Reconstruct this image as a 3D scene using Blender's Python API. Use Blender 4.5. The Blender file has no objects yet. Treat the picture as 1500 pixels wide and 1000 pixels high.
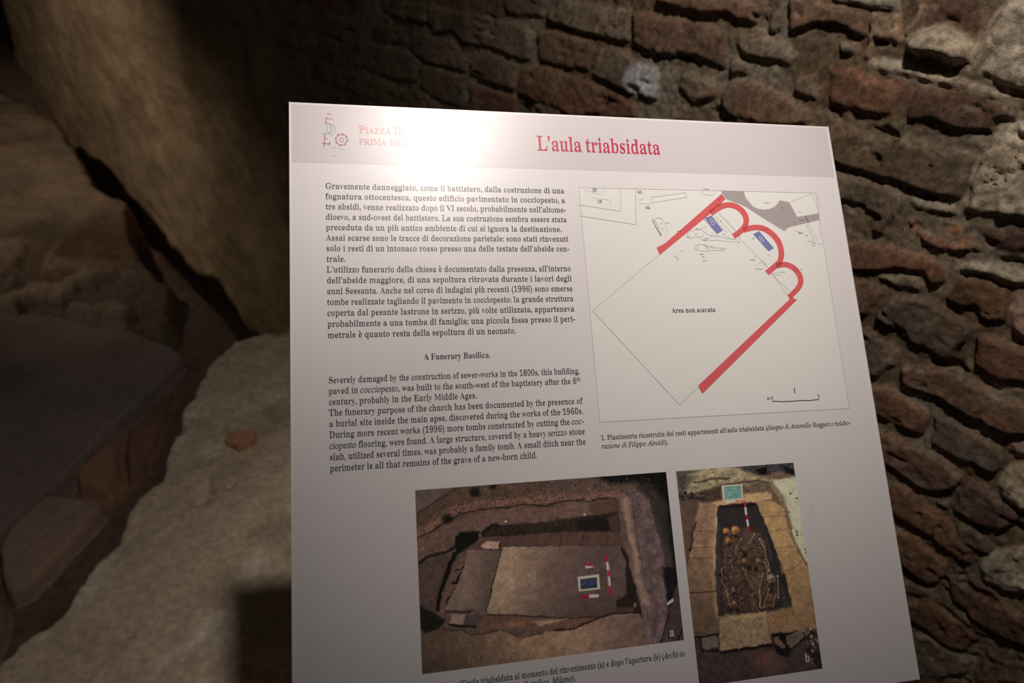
import bpy, bmesh, math, random
import numpy as np
from mathutils import Matrix, Vector

random.seed(7)
scene = bpy.context.scene
C = scene.collection

# ------------------------------------------------------------------ camera
F_PX = 972.02                                   # focal length in pixels of the 1500 px wide frame
CAM_Z = 1.55
M = np.array([[0.9776272373591584, -0.02716257567122011, 0.20858374638596625],
              [-0.18739702721453, -0.5628613593061504, 0.8050276047386135],
              [0.09553710778884064, -0.8261048872164708, -0.5553587816469688]])   # right / down / forward -> world
CAM = np.array([0.0, 0.0, CAM_Z])
cam_data = bpy.data.cameras.new('camera')
cam = bpy.data.objects.new('camera', cam_data)
C.objects.link(cam)
cam_data.sensor_width = 36.0
cam_data.lens = 36.0 * F_PX / 1500.0
cam_data.clip_start = 0.02
cam_data.clip_end = 60
cam_data.dof.use_dof = True
cam_data.dof.focus_distance = 0.69
cam_data.dof.aperture_fstop = 4.4
rot = Matrix(((M[0, 0], -M[0, 1], -M[0, 2]), (M[1, 0], -M[1, 1], -M[1, 2]), (M[2, 0], -M[2, 1], -M[2, 2])))
cam.matrix_world = Matrix.Translation(CAM) @ rot.to_4x4()
scene.camera = cam

# ------------------------------------------------------------------ light
scene.view_settings.view_transform = 'Standard'
scene.view_settings.look = 'None'
scene.view_settings.gamma = 1.0
scene.view_settings.use_curve_mapping = False
scene.view_settings.exposure = 0.0
scene.render.film_transparent = False
scene.cycles.use_denoising = True
scene.cycles.max_bounces = 5
scene.cycles.sample_clamp_indirect = 3.0

world = bpy.data.worlds.new('world')
scene.world = world
world.use_nodes = True
bg = world.node_tree.nodes['Background']
bg.inputs['Color'].default_value = (1.0, 0.93, 0.90, 1)
bg.inputs['Strength'].default_value = 0.012


def spot(name, loc, target, watts, angle, blend, radius, color):
    d = bpy.data.lights.new(name, 'SPOT')
    d.energy = watts
    d.spot_size = math.radians(angle)
    d.spot_blend = blend
    d.shadow_soft_size = radius
    d.color = color
    o = bpy.data.objects.new(name, d)
    C.objects.link(o)
    o.location = loc
    o.rotation_euler = (Vector(target) - Vector(loc)).to_track_quat('-Z', 'Y').to_euler()
    return o


LAMP = (0.18, 0.36, 2.42)
WARM = (1.0, 0.925, 0.865)


def head(name, lateral, forward, watts, angle):
    # one spot at the ceiling lamp; tilt given in degrees from straight down
    t = (LAMP[0] + 2 * math.tan(math.radians(lateral)), LAMP[1] + 2 * math.tan(math.radians(forward)), LAMP[2] - 2)
    spot(name, LAMP, t, watts, angle, 1.0, 0.040, WARM)


head('ceiling_spotlight_panel', 2, 14, 33, 44)
head('ceiling_fill_floor', -18, 24, 23, 44)  # added fill, brightens the mortar and floor left of the panel
head('ceiling_fill_wall', 35, 30, 36, 90)  # added fill from the lamp's position, brightens the brick wall
head('ceiling_fill_wide', 0, 10, 9, 150)  # added broad fill, lifts the lower part of the panel
spot('far_spotlight_wall', (-2.3, 2.4, 2.2), (-1.75, 4.1, 0.45), 84, 74, 1.0, 0.05, (1.0, 0.83, 0.65))
spot('far_fill_ledge', (-2.3, 2.4, 2.2), (-1.0, 2.95, 0.10), 34, 46, 1.0, 0.05, (1.0, 0.83, 0.65))  # added second beam to brighten the front of the ledge


# ------------------------------------------------------------------ helpers
def ray(px, py):
    d = np.stack([np.asarray(px, float) - 750.0, np.asarray(py, float) - 500.0,
                  np.full(np.shape(px), F_PX)], -1)
    d = d @ M.T
    return d


def on_plane(px, py, p0, n):
    d = ray(px, py)
    t = ((np.asarray(p0) - CAM) @ n) / (d @ n)
    return CAM + d * t[..., None] if np.ndim(t) else CAM + d * t


def at_z(px, py, z):
    return on_plane(px, py, (0, 0, z), np.array([0, 0, 1.0]))


def project(P):
    q = (np.asarray(P) - CAM) @ M
    return F_PX * q[..., 0] / q[..., 2] + 750, F_PX * q[..., 1] / q[..., 2] + 500, q[..., 2]


def lin(c):
    c = np.asarray(c, float) / 255.0
    return np.where(c <= 0.04045, c / 12.92, ((c + 0.055) / 1.055) ** 2.4)


def hash2(ix, iy, seed):
    h = (ix.astype(np.int64) * 374761393 + iy.astype(np.int64) * 668265263 + seed * 1442695041) & 0xFFFFFFFF
    h = ((h ^ (h >> 13)) * 1274126177) & 0xFFFFFFFF
    h = h ^ (h >> 16)
    return (h & 0xFFFFFF) / float(0xFFFFFF)


def vnoise(x, y, seed=0):
    ix = np.floor(x); iy = np.floor(y)
    fx = x - ix; fy = y - iy
    fx = fx * fx * (3 - 2 * fx); fy = fy * fy * (3 - 2 * fy)
    a = hash2(ix, iy, seed); b = hash2(ix + 1, iy, seed)
    c = hash2(ix, iy + 1, seed); d = hash2(ix + 1, iy + 1, seed)
    return (a + (b - a) * fx) * (1 - fy) + (c + (d - c) * fx) * fy


def fbm(x, y, freq, octaves=4, seed=0, gain=0.5):
    """-1 .. 1"""
    t = np.zeros(np.shape(x)); amp = 1.0; tot = 0.0
    for k in range(octaves):
        t = t + amp * (2 * vnoise(x * freq + 17.3 * k, y * freq - 9.1 * k, seed + k) - 1)
        tot += amp; amp *= gain; freq *= 2.03
    return t / tot


def sstep(a, b, x):
    t = np.clip((x - a) / (b - a), 0, 1)
    return t * t * (3 - 2 * t)


def sdf_poly(x, y, poly):
    """signed distance, negative inside"""
    P = np.asarray(poly, float)
    d = np.full(np.shape(x), 1e9); ins = np.zeros(np.shape(x), bool)
    n = len(P)
    for i in range(n):
        a = P[i]; b = P[(i + 1) % n]
        e = b - a
        wx = x - a[0]; wy = y - a[1]
        t = np.clip((wx * e[0] + wy * e[1]) / max(e @ e, 1e-12), 0, 1)
        d = np.minimum(d, (wx - e[0] * t) ** 2 + (wy - e[1] * t) ** 2)
        if a[1] != b[1]:
            c = ((a[1] > y) != (b[1] > y)) & (x < (b[0] - a[0]) * (y - a[1]) / (b[1] - a[1]) + a[0])
            ins ^= c
    d = np.sqrt(d)
    return np.where(ins, -d, d)


def dist_line(x, y, pts):
    P = np.asarray(pts, float)
    d = np.full(np.shape(x), 1e9)
    for a, b in zip(P[:-1], P[1:]):
        e = b - a
        wx = x - a[0]; wy = y - a[1]
        t = np.clip((wx * e[0] + wy * e[1]) / max(e @ e, 1e-12), 0, 1)
        d = np.minimum(d, (wx - e[0] * t) ** 2 + (wy - e[1] * t) ** 2)
    return np.sqrt(d)


def mesh_from(name, verts, faces, mat, parent=None, colors=None, smooth=False):
    me = bpy.data.meshes.new(name)
    me.from_pydata([tuple(v) for v in verts], [], [tuple(f) for f in faces])
    if mat:
        me.materials.append(mat)
    if colors is not None:
        ca = me.color_attributes.new('pigment', 'FLOAT_COLOR', 'POINT')
        col = np.ones((len(verts), 4), np.float32); col[:, :3] = colors
        ca.data.foreach_set('color', col.ravel())
    if smooth:
        me.polygons.foreach_set('use_smooth', [True] * len(me.polygons))
    me.update()
    o = bpy.data.objects.new(name, me)
    C.objects.link(o)
    if parent is not None:
        o.parent = parent
    return o


def grid_mesh(name, P, mat, colors=None, keep=None, parent=None, smooth=True):
    """P: (rows, cols, 3) array"""
    nr, nc = P.shape[:2]
    idx = np.arange(nr * nc).reshape(nr, nc)
    q = np.stack([idx[:-1, :-1], idx[:-1, 1:], idx[1:, 1:], idx[1:, :-1]], -1).reshape(-1, 4)
    V = P.reshape(-1, 3); col = None if colors is None else colors.reshape(-1, 3)
    if keep is not None:
        k = keep.reshape(-1)
        q = q[k[q].all(1)]
        used = np.unique(q)
        remap = np.full(len(V), -1); remap[used] = np.arange(len(used))
        V = V[used]; q = remap[q]
        if col is not None: col = col[used]
    me = bpy.data.meshes.new(name)
    me.vertices.add(len(V)); me.vertices.foreach_set('co', V.astype(np.float32).ravel())
    me.loops.add(q.size); me.loops.foreach_set('vertex_index', q.astype(np.int32).ravel())
    me.polygons.add(len(q)); me.polygons.foreach_set('loop_start', np.arange(0, q.size, 4, dtype=np.int32))
    try:
        me.polygons.foreach_set('loop_total', np.full(len(q), 4, np.int32))
    except Exception:
        pass
    me.update(calc_edges=True); me.validate()
    me.materials.append(mat)
    if col is not None:
        ca = me.color_attributes.new('pigment', 'FLOAT_COLOR', 'POINT')
        c4 = np.ones((len(V), 4), np.float32); c4[:, :3] = col
        ca.data.foreach_set('color', c4.ravel())
    if smooth:
        me.polygons.foreach_set('use_smooth', [True] * len(me.polygons))
    o = bpy.data.objects.new(name, me)
    C.objects.link(o)
    if parent is not None: o.parent = parent
    return o


def tag(o, label=None, cat=None, group=None, kind=None):
    if label: o['label'] = label
    if cat: o['category'] = cat
    if group: o['group'] = group
    if kind: o['kind'] = kind
    return o


def material(name, color=(0.5, 0.5, 0.5), rough=0.5, metallic=0.0, spec=0.5):
    m = bpy.data.materials.new(name); m.use_nodes = True
    b = m.node_tree.nodes['Principled BSDF']
    b.inputs['Base Color'].default_value = (*color, 1)
    b.inputs['Roughness'].default_value = rough
    b.inputs['Metallic'].default_value = metallic
    b.inputs['Specular IOR Level'].default_value = spec
    return m


def masonry(name, scale=60.0, bump=0.0025, contrast=0.35, rough=0.92):
    """mineral surface: pigment stored on the mesh, grain and pitting from noise nodes"""
    m = bpy.data.materials.new(name); m.use_nodes = True
    nt = m.node_tree; b = nt.nodes['Principled BSDF']
    at = nt.nodes.new('ShaderNodeAttribute'); at.attribute_name = 'pigment'
    tc = nt.nodes.new('ShaderNodeTexCoord')
    n1 = nt.nodes.new('ShaderNodeTexNoise'); n1.inputs['Scale'].default_value = scale
    n1.inputs['Detail'].default_value = 7; n1.inputs['Roughness'].default_value = 0.65
    n2 = nt.nodes.new('ShaderNodeTexNoise'); n2.inputs['Scale'].default_value = scale * 4.5
    n2.inputs['Detail'].default_value = 5; n2.inputs['Roughness'].default_value = 0.7
    for n in (n1, n2): nt.links.new(tc.outputs['Object'], n.inputs['Vector'])
    mr = nt.nodes.new('ShaderNodeMapRange')
    mr.inputs['From Min'].default_value = 0.3; mr.inputs['From Max'].default_value = 0.7
    mr.inputs['To Min'].default_value = 1 - contrast; mr.inputs['To Max'].default_value = 1 + contrast
    nt.links.new(n1.outputs['Fac'], mr.inputs['Value'])
    mx = nt.nodes.new('ShaderNodeMix'); mx.data_type = 'RGBA'; mx.blend_type = 'MULTIPLY'
    mx.inputs['Factor'].default_value = 1.0
    nt.links.new(at.outputs['Color'], mx.inputs['A']); nt.links.new(mr.outputs['Result'], mx.inputs['B'])
    nt.links.new(mx.outputs['Result'], b.inputs['Base Color'])
    ad = nt.nodes.new('ShaderNodeMath'); ad.operation = 'ADD'
    nt.links.new(n1.outputs['Fac'], ad.inputs[0]); nt.links.new(n2.outputs['Fac'], ad.inputs[1])
    bp = nt.nodes.new('ShaderNodeBump'); bp.inputs['Strength'].default_value = 0.9
    bp.inputs['Distance'].default_value = bump
    nt.links.new(ad.outputs[0], bp.inputs['Height']); nt.links.new(bp.outputs['Normal'], b.inputs['Normal'])
    b.inputs['Roughness'].default_value = rough
    b.inputs['Specular IOR Level'].default_value = 0.15
    return m


# ------------------------------------------------------------------ the brick wall
WN = np.array([0.83775238, 0.54605031, 0.0])     # from the room into the wall
WD = np.array([-0.54605031, 0.83775238, 0.0])    # along the wall, away to the left
WDIST = 1.15


def wall_sz(px, py):
    d = ray(px, py)
    t = WDIST / (d @ WN)
    return (d * t[..., None]) @ WD, CAM_Z + d[..., 2] * t


ZONES = {1: (440, 0, 5), 2: (700, 0, 5), 3: (960, 0, 5), 4: (1200, 0, 5), 5: (1200, 180, 5), 6: (1200, 360, 5),
         7: (1260, 540, 4.1667), 8: (1260, 760, 4.1667)}
RED = (0.240, 0.127, 0.077); GRY = (0.221, 0.156, 0.107); OLV = (0.254, 0.191, 0.129); DRK = (0.163, 0.094, 0.066)
LGT = (0.66, 0.63, 0.63); MOR = (0.520, 0.423, 0.305); TAN = (0.468, 0.312, 0.195); BRN = (0.208, 0.137, 0.083)
RGR = (0.240, 0.143, 0.094); PNK = (0.429, 0.286, 0.215)
# zone, colour, height offset, roughness of face, outline
BRICKS = [
    (1, OLV, 0.000, 1, [(330, 300), (500, 310), (830, 400), (850, 600), (640, 570), (430, 500), (350, 470)]),
    (1, GRY, 0.002, 1, [(800, 230), (960, 260), (1100, 290), (1200, 430), (1180, 530), (960, 480), (840, 410), (780, 340)]),
    (1, GRY, -.002, 1, [(510, 180), (760, 200), (780, 340), (540, 310)]),
    (1, GRY, 0.000, 1, [(590, 0), (890, 0), (910, 190), (730, 150), (590, 90)]),
    (1, GRY, 0.003, 1, [(930, 0), (1060, 60), (1200, 90), (1330, 110), (1340, 340), (1200, 330), (1110, 240), (960, 240), (920, 140)]),
    (2, GRY, 0.002, 1, [(0, 405), (130, 415), (280, 470), (260, 660), (0, 580), (-60, 540), (-75, 450)]),
    (1, GRY, -.001, 1, [(850, 470), (1000, 500), (1190, 570), (1170, 800), (960, 720), (870, 640)]),
    (1, OLV, 0.000, 1, [(620, 610), (740, 640), (860, 660), (1000, 760), (1000, 820), (560, 800), (540, 600)]),
    (1, GRY, -.002, 1, [(330, 520), (540, 560), (550, 740), (400, 700), (320, 640)]),
    (2, RED, 0.000, 1, [(-70, 610), (90, 650), (250, 700), (300, 860), (-100, 860)]),
    (2, GRY, 0.000, 1, [(160, -40), (490, -40), (470, 130), (330, 130), (200, 95)]),
    (2, OLV, 0.004, 2, [(500, 60), (640, 20), (900, 20), (1110, 70), (1120, 320), (900, 290), (720, 240), (560, 190), (490, 130)]),
    (2, RGR, 0.004, 2, [(1130, 80), (1440, 140), (1600, 170), (1790, 240), (1810, 510), (1620, 440), (1300, 390), (1140, 330)]),
    (2, OLV, 0.001, 1, [(-70, 110), (60, 120), (310, 170), (380, 230), (390, 440), (300, 440), (100, 360), (0, 340), (-60, 320)]),
    (2, RGR, 0.001, 1, [(420, 220), (560, 220), (830, 310), (860, 380), (800, 520), (560, 490), (430, 430)]),
    (2, GRY, 0.003, 1, [(870, 350), (1000, 330), (1180, 440), (1320, 510), (1300, 740), (1100, 690), (830, 550)]),
    (2, RED, 0.002, 2, [(300, 490), (480, 480), (800, 590), (910, 650), (890, 830), (700, 860), (380, 740), (280, 680)]),
    (2, RED, 0.000, 1, [(940, 650), (1150, 760), (1180, 880), (910, 880)]),
    (2, OLV, -.002, 1, [(370, 750), (560, 760), (620, 870), (340, 870)]),
    (3, RGR, 0.006, 1, [(0, -40), (770, -40), (790, 180), (640, 160), (520, 110), (340, 110), (130, 60), (0, 20)]),
    (3, OLV, 0.000, 1, [(820, 40), (930, 40), (940, 220), (830, 230)]),
    (3, OLV, 0.003, 3, [(580, 220), (740, 210), (930, 260), (1060, 400), (1010, 520), (900, 480), (760, 470), (650, 440), (540, 330)]),
    (3, GRY, 0.000, 1, [(520, 430), (640, 440), (670, 550), (520, 540)]),
    (3, OLV, 0.002, 3, [(190, 500), (400, 560), (500, 640), (480, 720), (380, 760), (250, 800), (130, 640)]),
    (3, RGR, 0.003, 1, [(520, 600), (700, 600), (1000, 720), (1130, 820), (1100, 930), (500, 930), (490, 680)]),
    (3, OLV, 0.000, 2, [(1020, 560), (1200, 520), (1210, 760), (1120, 740), (1010, 670)]),
    (3, RED, -.008, 1, [(740, 580), (900, 600), (960, 660), (860, 640)]),
    (3, OLV, 0.002, 1, [(1330, 310), (1500, 300), (1490, 400), (1350, 400)]),
    (4, RGR, 0.005, 1, [(-240, -40), (0, -40), (0, 10), (370, 95), (350, 280), (280, 270), (120, 180), (0, 190), (-220, 240)]),
    (4, RED, 0.002, 3, [(60, 490), (250, 490), (640, 620), (650, 700), (560, 850), (440, 900), (300, 860), (100, 800), (50, 770)]),
    (4, DRK, 0.001, 2, [(690, 630), (980, 680), (1200, 700), (1330, 760), (1340, 860), (1260, 980), (1000, 960), (820, 900), (640, 890), (650, 720)]),
    (4, MOR, -.001, 3, [(380, 400), (580, 440), (700, 480), (1000, 540), (1400, 690), (1500, 720), (1300, 720), (980, 660), (660, 610), (400, 540), (360, 480)]),
    (4, TAN, 0.001, 1, [(380, 90), (620, 90), (600, 300), (560, 330), (420, 290), (380, 420), (320, 440), (350, 290)]),
    (4, MOR, 0.001, 1, [(30, -40), (580, -40), (620, 90), (380, 80), (100, 10)]),
    (4, MOR, 0.020, 4, [(600, 300), (700, 210), (830, 160), (960, 190), (1150, 330), (1100, 480), (950, 500), (850, 440), (700, 430), (600, 390)]),
    (4, DRK, -.010, 2, [(820, 40), (900, -40), (1100, -40), (1150, 0), (1190, 170), (1130, 270), (980, 230), (930, 170), (800, 180), (720, 190)]),
    (4, GRY, -.004, 1, [(420, 310), (540, 320), (560, 380), (440, 390)]),
    (4, TAN, 0.004, 2, [(620, 270), (600, 250), (740, 20), (790, 30)]),
    (4, MOR, 0.002, 4, [(1160, 250), (1250, 100), (1400, -40), (1600, -60), (1600, 760), (1500, 720), (1300, 640), (1050, 520)]),
    (5, BRN, 0.004, 1, [(-120, 30), (70, 70), (250, 60), (560, 120), (1000, 220), (1140, 260), (1110, 390), (1020, 570), (800, 530), (560, 450), (380, 390), (110, 310), (-120, 250)]),
    (5, GRY, 0.002, 2, [(60, 340), (140, 360), (330, 390), (610, 540), (610, 620), (510, 720), (440, 830), (340, 790), (430, 700), (260, 600), (60, 560)]),
    (5, MOR, -.002, 2, [(640, 530), (990, 600), (1000, 680), (800, 650), (640, 620)]),
    (5, RED, 0.001, 2, [(620, 720), (700, 690), (690, 790), (850, 830), (960, 880), (1280, 910), (1200, 940), (1000, 940), (840, 920), (740, 870)]),
    (5, DRK, 0.000, 3, [(1050, 760), (1300, 760), (1600, 770), (1600, 980), (1300, 960), (1280, 900)]),
    (5, MOR, 0.003, 4, [(1140, 260), (1250, 130), (1350, 0), (1600, -60), (1600, 760), (1500, 740), (1180, 700), (1000, 660), (1030, 580)]),
    (6, RED, 0.003, 1, [(100, -40), (205, -30), (430, -20), (780, 80), (930, 160), (900, 280), (790, 300), (740, 200), (560, 170), (400, 190), (240, 190), (100, 160)]),
    (6, OLV, 0.000, 2, [(400, 220), (560, 200), (700, 220), (760, 290), (720, 340), (580, 320)]),
    (6, RGR, 0.001, 2, [(150, 220), (260, 240), (400, 290), (490, 360), (440, 420), (350, 520), (200, 530)]),
    (6, GRY, 0.006, 2, [(390, 520), (520, 370), (700, 360), (860, 420), (1100, 580), (1130, 640), (1000, 760), (950, 840), (860, 820), (700, 740), (560, 640)]),
    (6, RED, 0.002, 2, [(900, 400), (1000, 230), (1150, 220), (1400, 330), (1390, 500), (1360, 570), (1230, 560), (1080, 480)]),
    (6, MOR, 0.002, 4, [(940, 160), (1100, 100), (1300, 130), (1600, 300), (1600, 360), (1380, 320), (1150, 220)]),
    (6, PNK, 0.001, 3, [(1400, 330), (1600, 330), (1600, 780), (1360, 640), (1370, 560)]),
    (6, RED, 0.004, 1, [(1140, 650), (1300, 680), (1600, 800), (1600, 1030), (1300, 990), (1110, 870)]),
    (6, GRY, 0.001, 1, [(240, 600), (320, 600), (560, 730), (560, 870), (430, 970), (280, 980)]),
    (7, RGR, 0.006, 2, [(230, -20), (480, 0), (760, 110), (920, 180), (1060, 250), (1060, 410), (900, 390), (700, 310), (480, 180), (380, 150), (240, 100)]),
    (7, RED, 0.001, 1, [(0, 90), (70, 110), (200, 140), (430, 270), (380, 410), (310, 390), (110, 310), (0, 270)]),
    (7, GRY, 0.003, 2, [(440, 290), (540, 300), (820, 450), (890, 560), (840, 640), (780, 640), (680, 580), (600, 570), (410, 460)]),
    (7, RGR, 0.002, 2, [(60, 370), (130, 400), (290, 460), (480, 540), (630, 660), (590, 740), (430, 770), (340, 740), (160, 600), (60, 560)]),
    (7, DRK, 0.002, 2, [(640, 670), (760, 720), (970, 900), (960, 960), (850, 1000), (700, 970), (560, 870), (580, 800)]),
    (7, MOR, 0.004, 4, [(800, 700), (900, 590), (1060, 520), (1060, 980), (970, 890), (850, 780)]),
    (7, PNK, -.003, 3, [(880, 430), (1060, 400), (1060, 560), (900, 560)]),
    (8, RED, 0.002, 3, [(80, -60), (180, -210), (300, -160), (560, 20), (720, 230), (680, 310), (600, 280), (440, 150), (300, 60)]),
    (7, OLV, -.003, 2, [(430, 800), (560, 810), (540, 890), (440, 820)]),
    (8, RED, 0.002, 1, [(130, 40), (230, 80), (370, 140), (540, 290), (500, 390), (440, 430), (360, 380), (260, 300), (130, 230)]),
    (8, DRK, 0.003, 2, [(540, 360), (660, 360), (800, 430), (940, 560), (1060, 640), (1060, 790), (900, 740), (720, 650), (540, 490)]),
    (8, OLV, -.004, 1, [(200, 360), (280, 390), (500, 460), (720, 660), (880, 760), (700, 720), (480, 530), (280, 480)]),
    (8, RED, 0.000, 1, [(240, 500), (300, 520), (420, 500), (560, 600), (740, 740), (640, 820), (540, 800), (400, 700), (320, 650), (240, 610)]),
    (8, OLV, -.001, 2, [(240, 680), (330, 700), (440, 740), (560, 830), (700, 860), (640, 960), (360, 1000), (240, 860)]),
    (8, GRY, 0.000, 2, [(560, 30), (680, 60), (830, 190), (800, 230), (700, 210), (600, 140)]),
    (8, MOR, 0.003, 4, [(700, 280), (850, 180), (1060, 140), (1060, 560), (880, 470), (720, 380)]),
    (8, GRY, -.002, 4, [(740, 790), (1060, 820), (1060, 1100), (600, 1100), (660, 980)]),
]


def build_wall():
    s = np.concatenate([np.arange(-1.1, -0.42, 0.012), np.arange(-0.42, 0.95, 0.0036), np.arange(0.95, 2.35, 0.0075),
                        np.arange(2.35, 6.62, 0.03)])
    z = np.concatenate([np.arange(-0.5, 0.40, 0.02), np.arange(0.40, 1.66, 0.0040), np.arange(1.66, 2.75, 0.02)])
    S, Z = np.meshgrid(s, z)
    P0 = WN * WDIST + S[..., None] * WD
    P0 = P0 + np.stack([0 * Z, 0 * Z, Z], -1)
    px, py, dep = project(P0)
    ok = dep > 0.05
    px = np.where(ok, px, -9999); py = np.where(ok, py, -9999)
    # ragged outlines of the bricks
    ws = S + 0.0035 * fbm(S, Z, 55, 3, 11) + 0.0045 * fbm(S, Z, 18, 2, 15)
    wz = Z + 0.0030 * fbm(S, Z, 55, 3, 12) + 0.0035 * fbm(S, Z, 18, 2, 16)
    # mortar bed
    lump = fbm(S, Z, 38, 5, 3, 0.6)
    h = -0.0095 + 0.0055 * lump + 0.003 * fbm(S, Z, 110, 3, 8)
    col = np.array(BRN)[None, None] * (1.0 + 0.22 * fbm(S, Z, 30, 4, 5)[..., None]) * np.array([0.9, 0.93, 0.95])
    pale = sstep(-0.15, 0.4, fbm(S, Z, 7, 3, 77))[..., None]
    col = col * (1 - 0.6 * pale) + 0.6 * pale * np.array(MOR) * 0.75
    grain = fbm(S, Z, 70, 4, 21, 0.6); mid = fbm(S, Z, 22, 4, 22)
    face_noise = {1: 0.0020 * grain + 0.0022 * mid, 2: 0.0036 * grain + 0.0038 * mid,
                  3: 0.0035 * grain + 0.0075 * mid, 4: 0.0075 * grain + 0.0065 * mid}

    def lay(d, c, off, rough, sel, tilt):
        nonlocal h, col
        edge = 0.0065 if rough < 3 else 0.015
        k = sstep(0.0, edge, -d)
        top = off + face_noise[rough][sel] + tilt
        hs = h[sel]
        h[sel] = hs + (top - hs) * k
        kk = sstep(-0.001, 0.004, -d)[..., None]
        v = 1 + 0.32 * fbm(S[sel], Z[sel], 26, 4, 31)[..., None] + 0.30 * grain[sel][..., None]
        smear = sstep(0.12, 0.55, fbm(S[sel], Z[sel], 13, 4, 41))[..., None] * 0.45
        cc = np.array(c) * (1 - smear) + np.array(OLV) * 1.1 * smear
        if rough == 4: cc = np.array(c) * (1 + 0.25 * lump[sel][..., None])
        col[sel] = col[sel] * (1 - kk) + cc * v * kk

    # courses that the photo does not show (behind the panel, out of frame, in the dark)
    rnd = random.Random(3)
    inside = (px > -30) & (px < 1530) & (py > -30) & (py < 1030) & (px > 500)
    hid = sdf_poly(px, py, [(432, 160), (1205, 195), (1335, 985), (1315, 1040), (436, 1040)]) < -6
    fill_ok = (~inside) | hid
    pitch = 0.0735
    zz = -0.55
    while zz < 2.8:
        ss = -1.3 + rnd.random() * 0.2
        while ss < 2.45:
            ln = rnd.choice([0.235, 0.25, 0.12, 0.22])
            x0, x1, y0, y1 = ss, ss + ln - 0.013, zz, zz + pitch - 0.014
            i0, i1 = np.searchsorted(s, [x0 - 0.02, x1 + 0.02]); j0, j1 = np.searchsorted(z, [y0 - 0.02, y1 + 0.02])
            if i1 > i0 and j1 > j0:
                sub = np.s_[j0:j1, i0:i1]
                if fill_ok[sub].any():
                    qx = np.abs(ws[sub] - (x0 + x1) / 2) - (x1 - x0) / 2; qy = np.abs(wz[sub] - (y0 + y1) / 2) - (y1 - y0) / 2
                    d = np.minimum(np.maximum(qx, qy), 0) + np.hypot(np.maximum(qx, 0), np.maximum(qy, 0))
                    m = fill_ok[sub] & (d < 0.01)
                    if m.any():
                        jj, ii = np.nonzero(m)
                        lay(d[m], rnd.choice([RED, GRY, OLV, RGR]), rnd.uniform(-.004, .003), 1, (jj + j0, ii + i0), 0)
            ss += ln
        zz += pitch
    # the bricks and mortar patches that can be made out
    for zone, c, off, rough, poly in BRICKS:
        ox, oy, sc = ZONES[zone]
        A = np.array(poly, float) / sc + np.array([ox, oy])
        if rough == 4:          # mortar patches run on past the border of the photograph
            A[:, 0] += np.where(A[:, 0] > 1510, [40 + 110 * rnd.random() for _ in A], 0)
        ps, pz = wall_sz(A[:, 0], A[:, 1])
        pol = np.stack([ps, pz], -1)
        i0, i1 = np.searchsorted(s, [ps.min() - 0.02, ps.max() + 0.02]); j0, j1 = np.searchsorted(z, [pz.min() - 0.02, pz.max() + 0.02])
        if i1 <= i0 or j1 <= j0: continue
        sub = np.s_[j0:j1, i0:i1]
        d = sdf_poly(ws[sub], wz[sub], pol)
        m = (d < 0.008) & ~(fill_ok[sub] & (px[sub] > 505) & ~hid[sub] & False)
        jj, ii = np.nonzero(m)
        tl = rnd.uniform(-.05, .05) * (Z[sub][m] - pz.mean()) + rnd.uniform(-.025, .025) * (S[sub][m] - ps.mean())
        lay(d[m], np.array(c) * rnd.uniform(0.92, 1.1), off, rough, (jj + j0, ii + i0), tl)
    # pitting, chips and uneven firing
    pit = sstep(0.26, 0.55, fbm(S, Z, 48, 4, 131, .6)) * sstep(-0.3, 0.3, fbm(S, Z, 6, 3, 132))
    h = h - 0.0075 * pit
    gouge = sstep(0.34, 0.52, fbm(S * 0.6, Z * 1.5, 17, 4, 133, .55))
    h = h - 0.011 * gouge
    stain = fbm(S, Z, 11, 5, 134, .6)[..., None]
    col = col * (1 + 0.34 * stain) * (1 + np.array([0.10, 0.0, -0.10]) * fbm(S, Z, 15, 3, 135)[..., None])
    flake = sstep(0.30, 0.5, fbm(S, Z, 34, 4, 136, .6))[..., None] * 0.40
    col = col * (1 - flake) + np.array(MOR) * 0.75 * flake
    # whitish worn end of one brick
    A = np.array([(1080, 480), (1180, 450), (1320, 510), (1300, 740), (1120, 680), (1060, 580)]) / 5 + np.array([700, 0])
    ps, pz = wall_sz(A[:, 0], A[:, 1])
    k = sstep(0.006, -0.012, sdf_poly(ws, wz, np.stack([ps, pz], -1)))[..., None]
    col[:] = col * (1 - k) + np.array(LGT) * k
    # orange chips
    for (zn, cx, cy, r) in [(3, 440, 690, 40), (6, 825, 190, 40), (5, 680, 760, 45), (5, 960, 790, 50), (8, 880, 480, 40), (5, 1040, 890, 60)]:
        ox, oy, sc = ZONES[zn]
        ps, pz = wall_sz(np.array([ox + cx / sc]), np.array([oy + cy / sc]))
        k = 0.75 * sstep(1.2, 0.4, np.hypot(ws - ps[0], wz - pz[0]) / (r / sc / 1000 * 1.1))[..., None]
        col[:] = col * (1 - k) + np.array((0.38, 0.17, 0.08)) * k
    # the far left of the wall is roughly rendered rubble
    lf = sstep(2.0, 2.35, S + 0.15 * fbm(S, Z, 3, 3, 51))
    hp = 0.012 + 0.03 * fbm(S, Z, 2.2, 5, 52) + 0.022 * fbm(S, Z, 9, 3, 53)
    h = h * (1 - lf) + hp * lf
    cp = np.array((0.36, 0.262, 0.165)) * (1 + 0.45 * fbm(S, Z, 5, 5, 54, .65)[..., None])
    col = col * (1 - lf[..., None]) + cp * lf[..., None]
    P = P0 - h[..., None] * WN
    # closing edge at the far end: the wall turns away
    P[:, -1] += WN * 0.9
    o = grid_mesh('wall_right', P, masonry('old_brick_masonry', 110, 0.0026, 0.55), np.clip(col, 0.01, 0.9))
    tag(o, 'old wall of eroded reddish brick and crumbling mortar behind the panel', 'wall', kind='structure')
    return o


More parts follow.
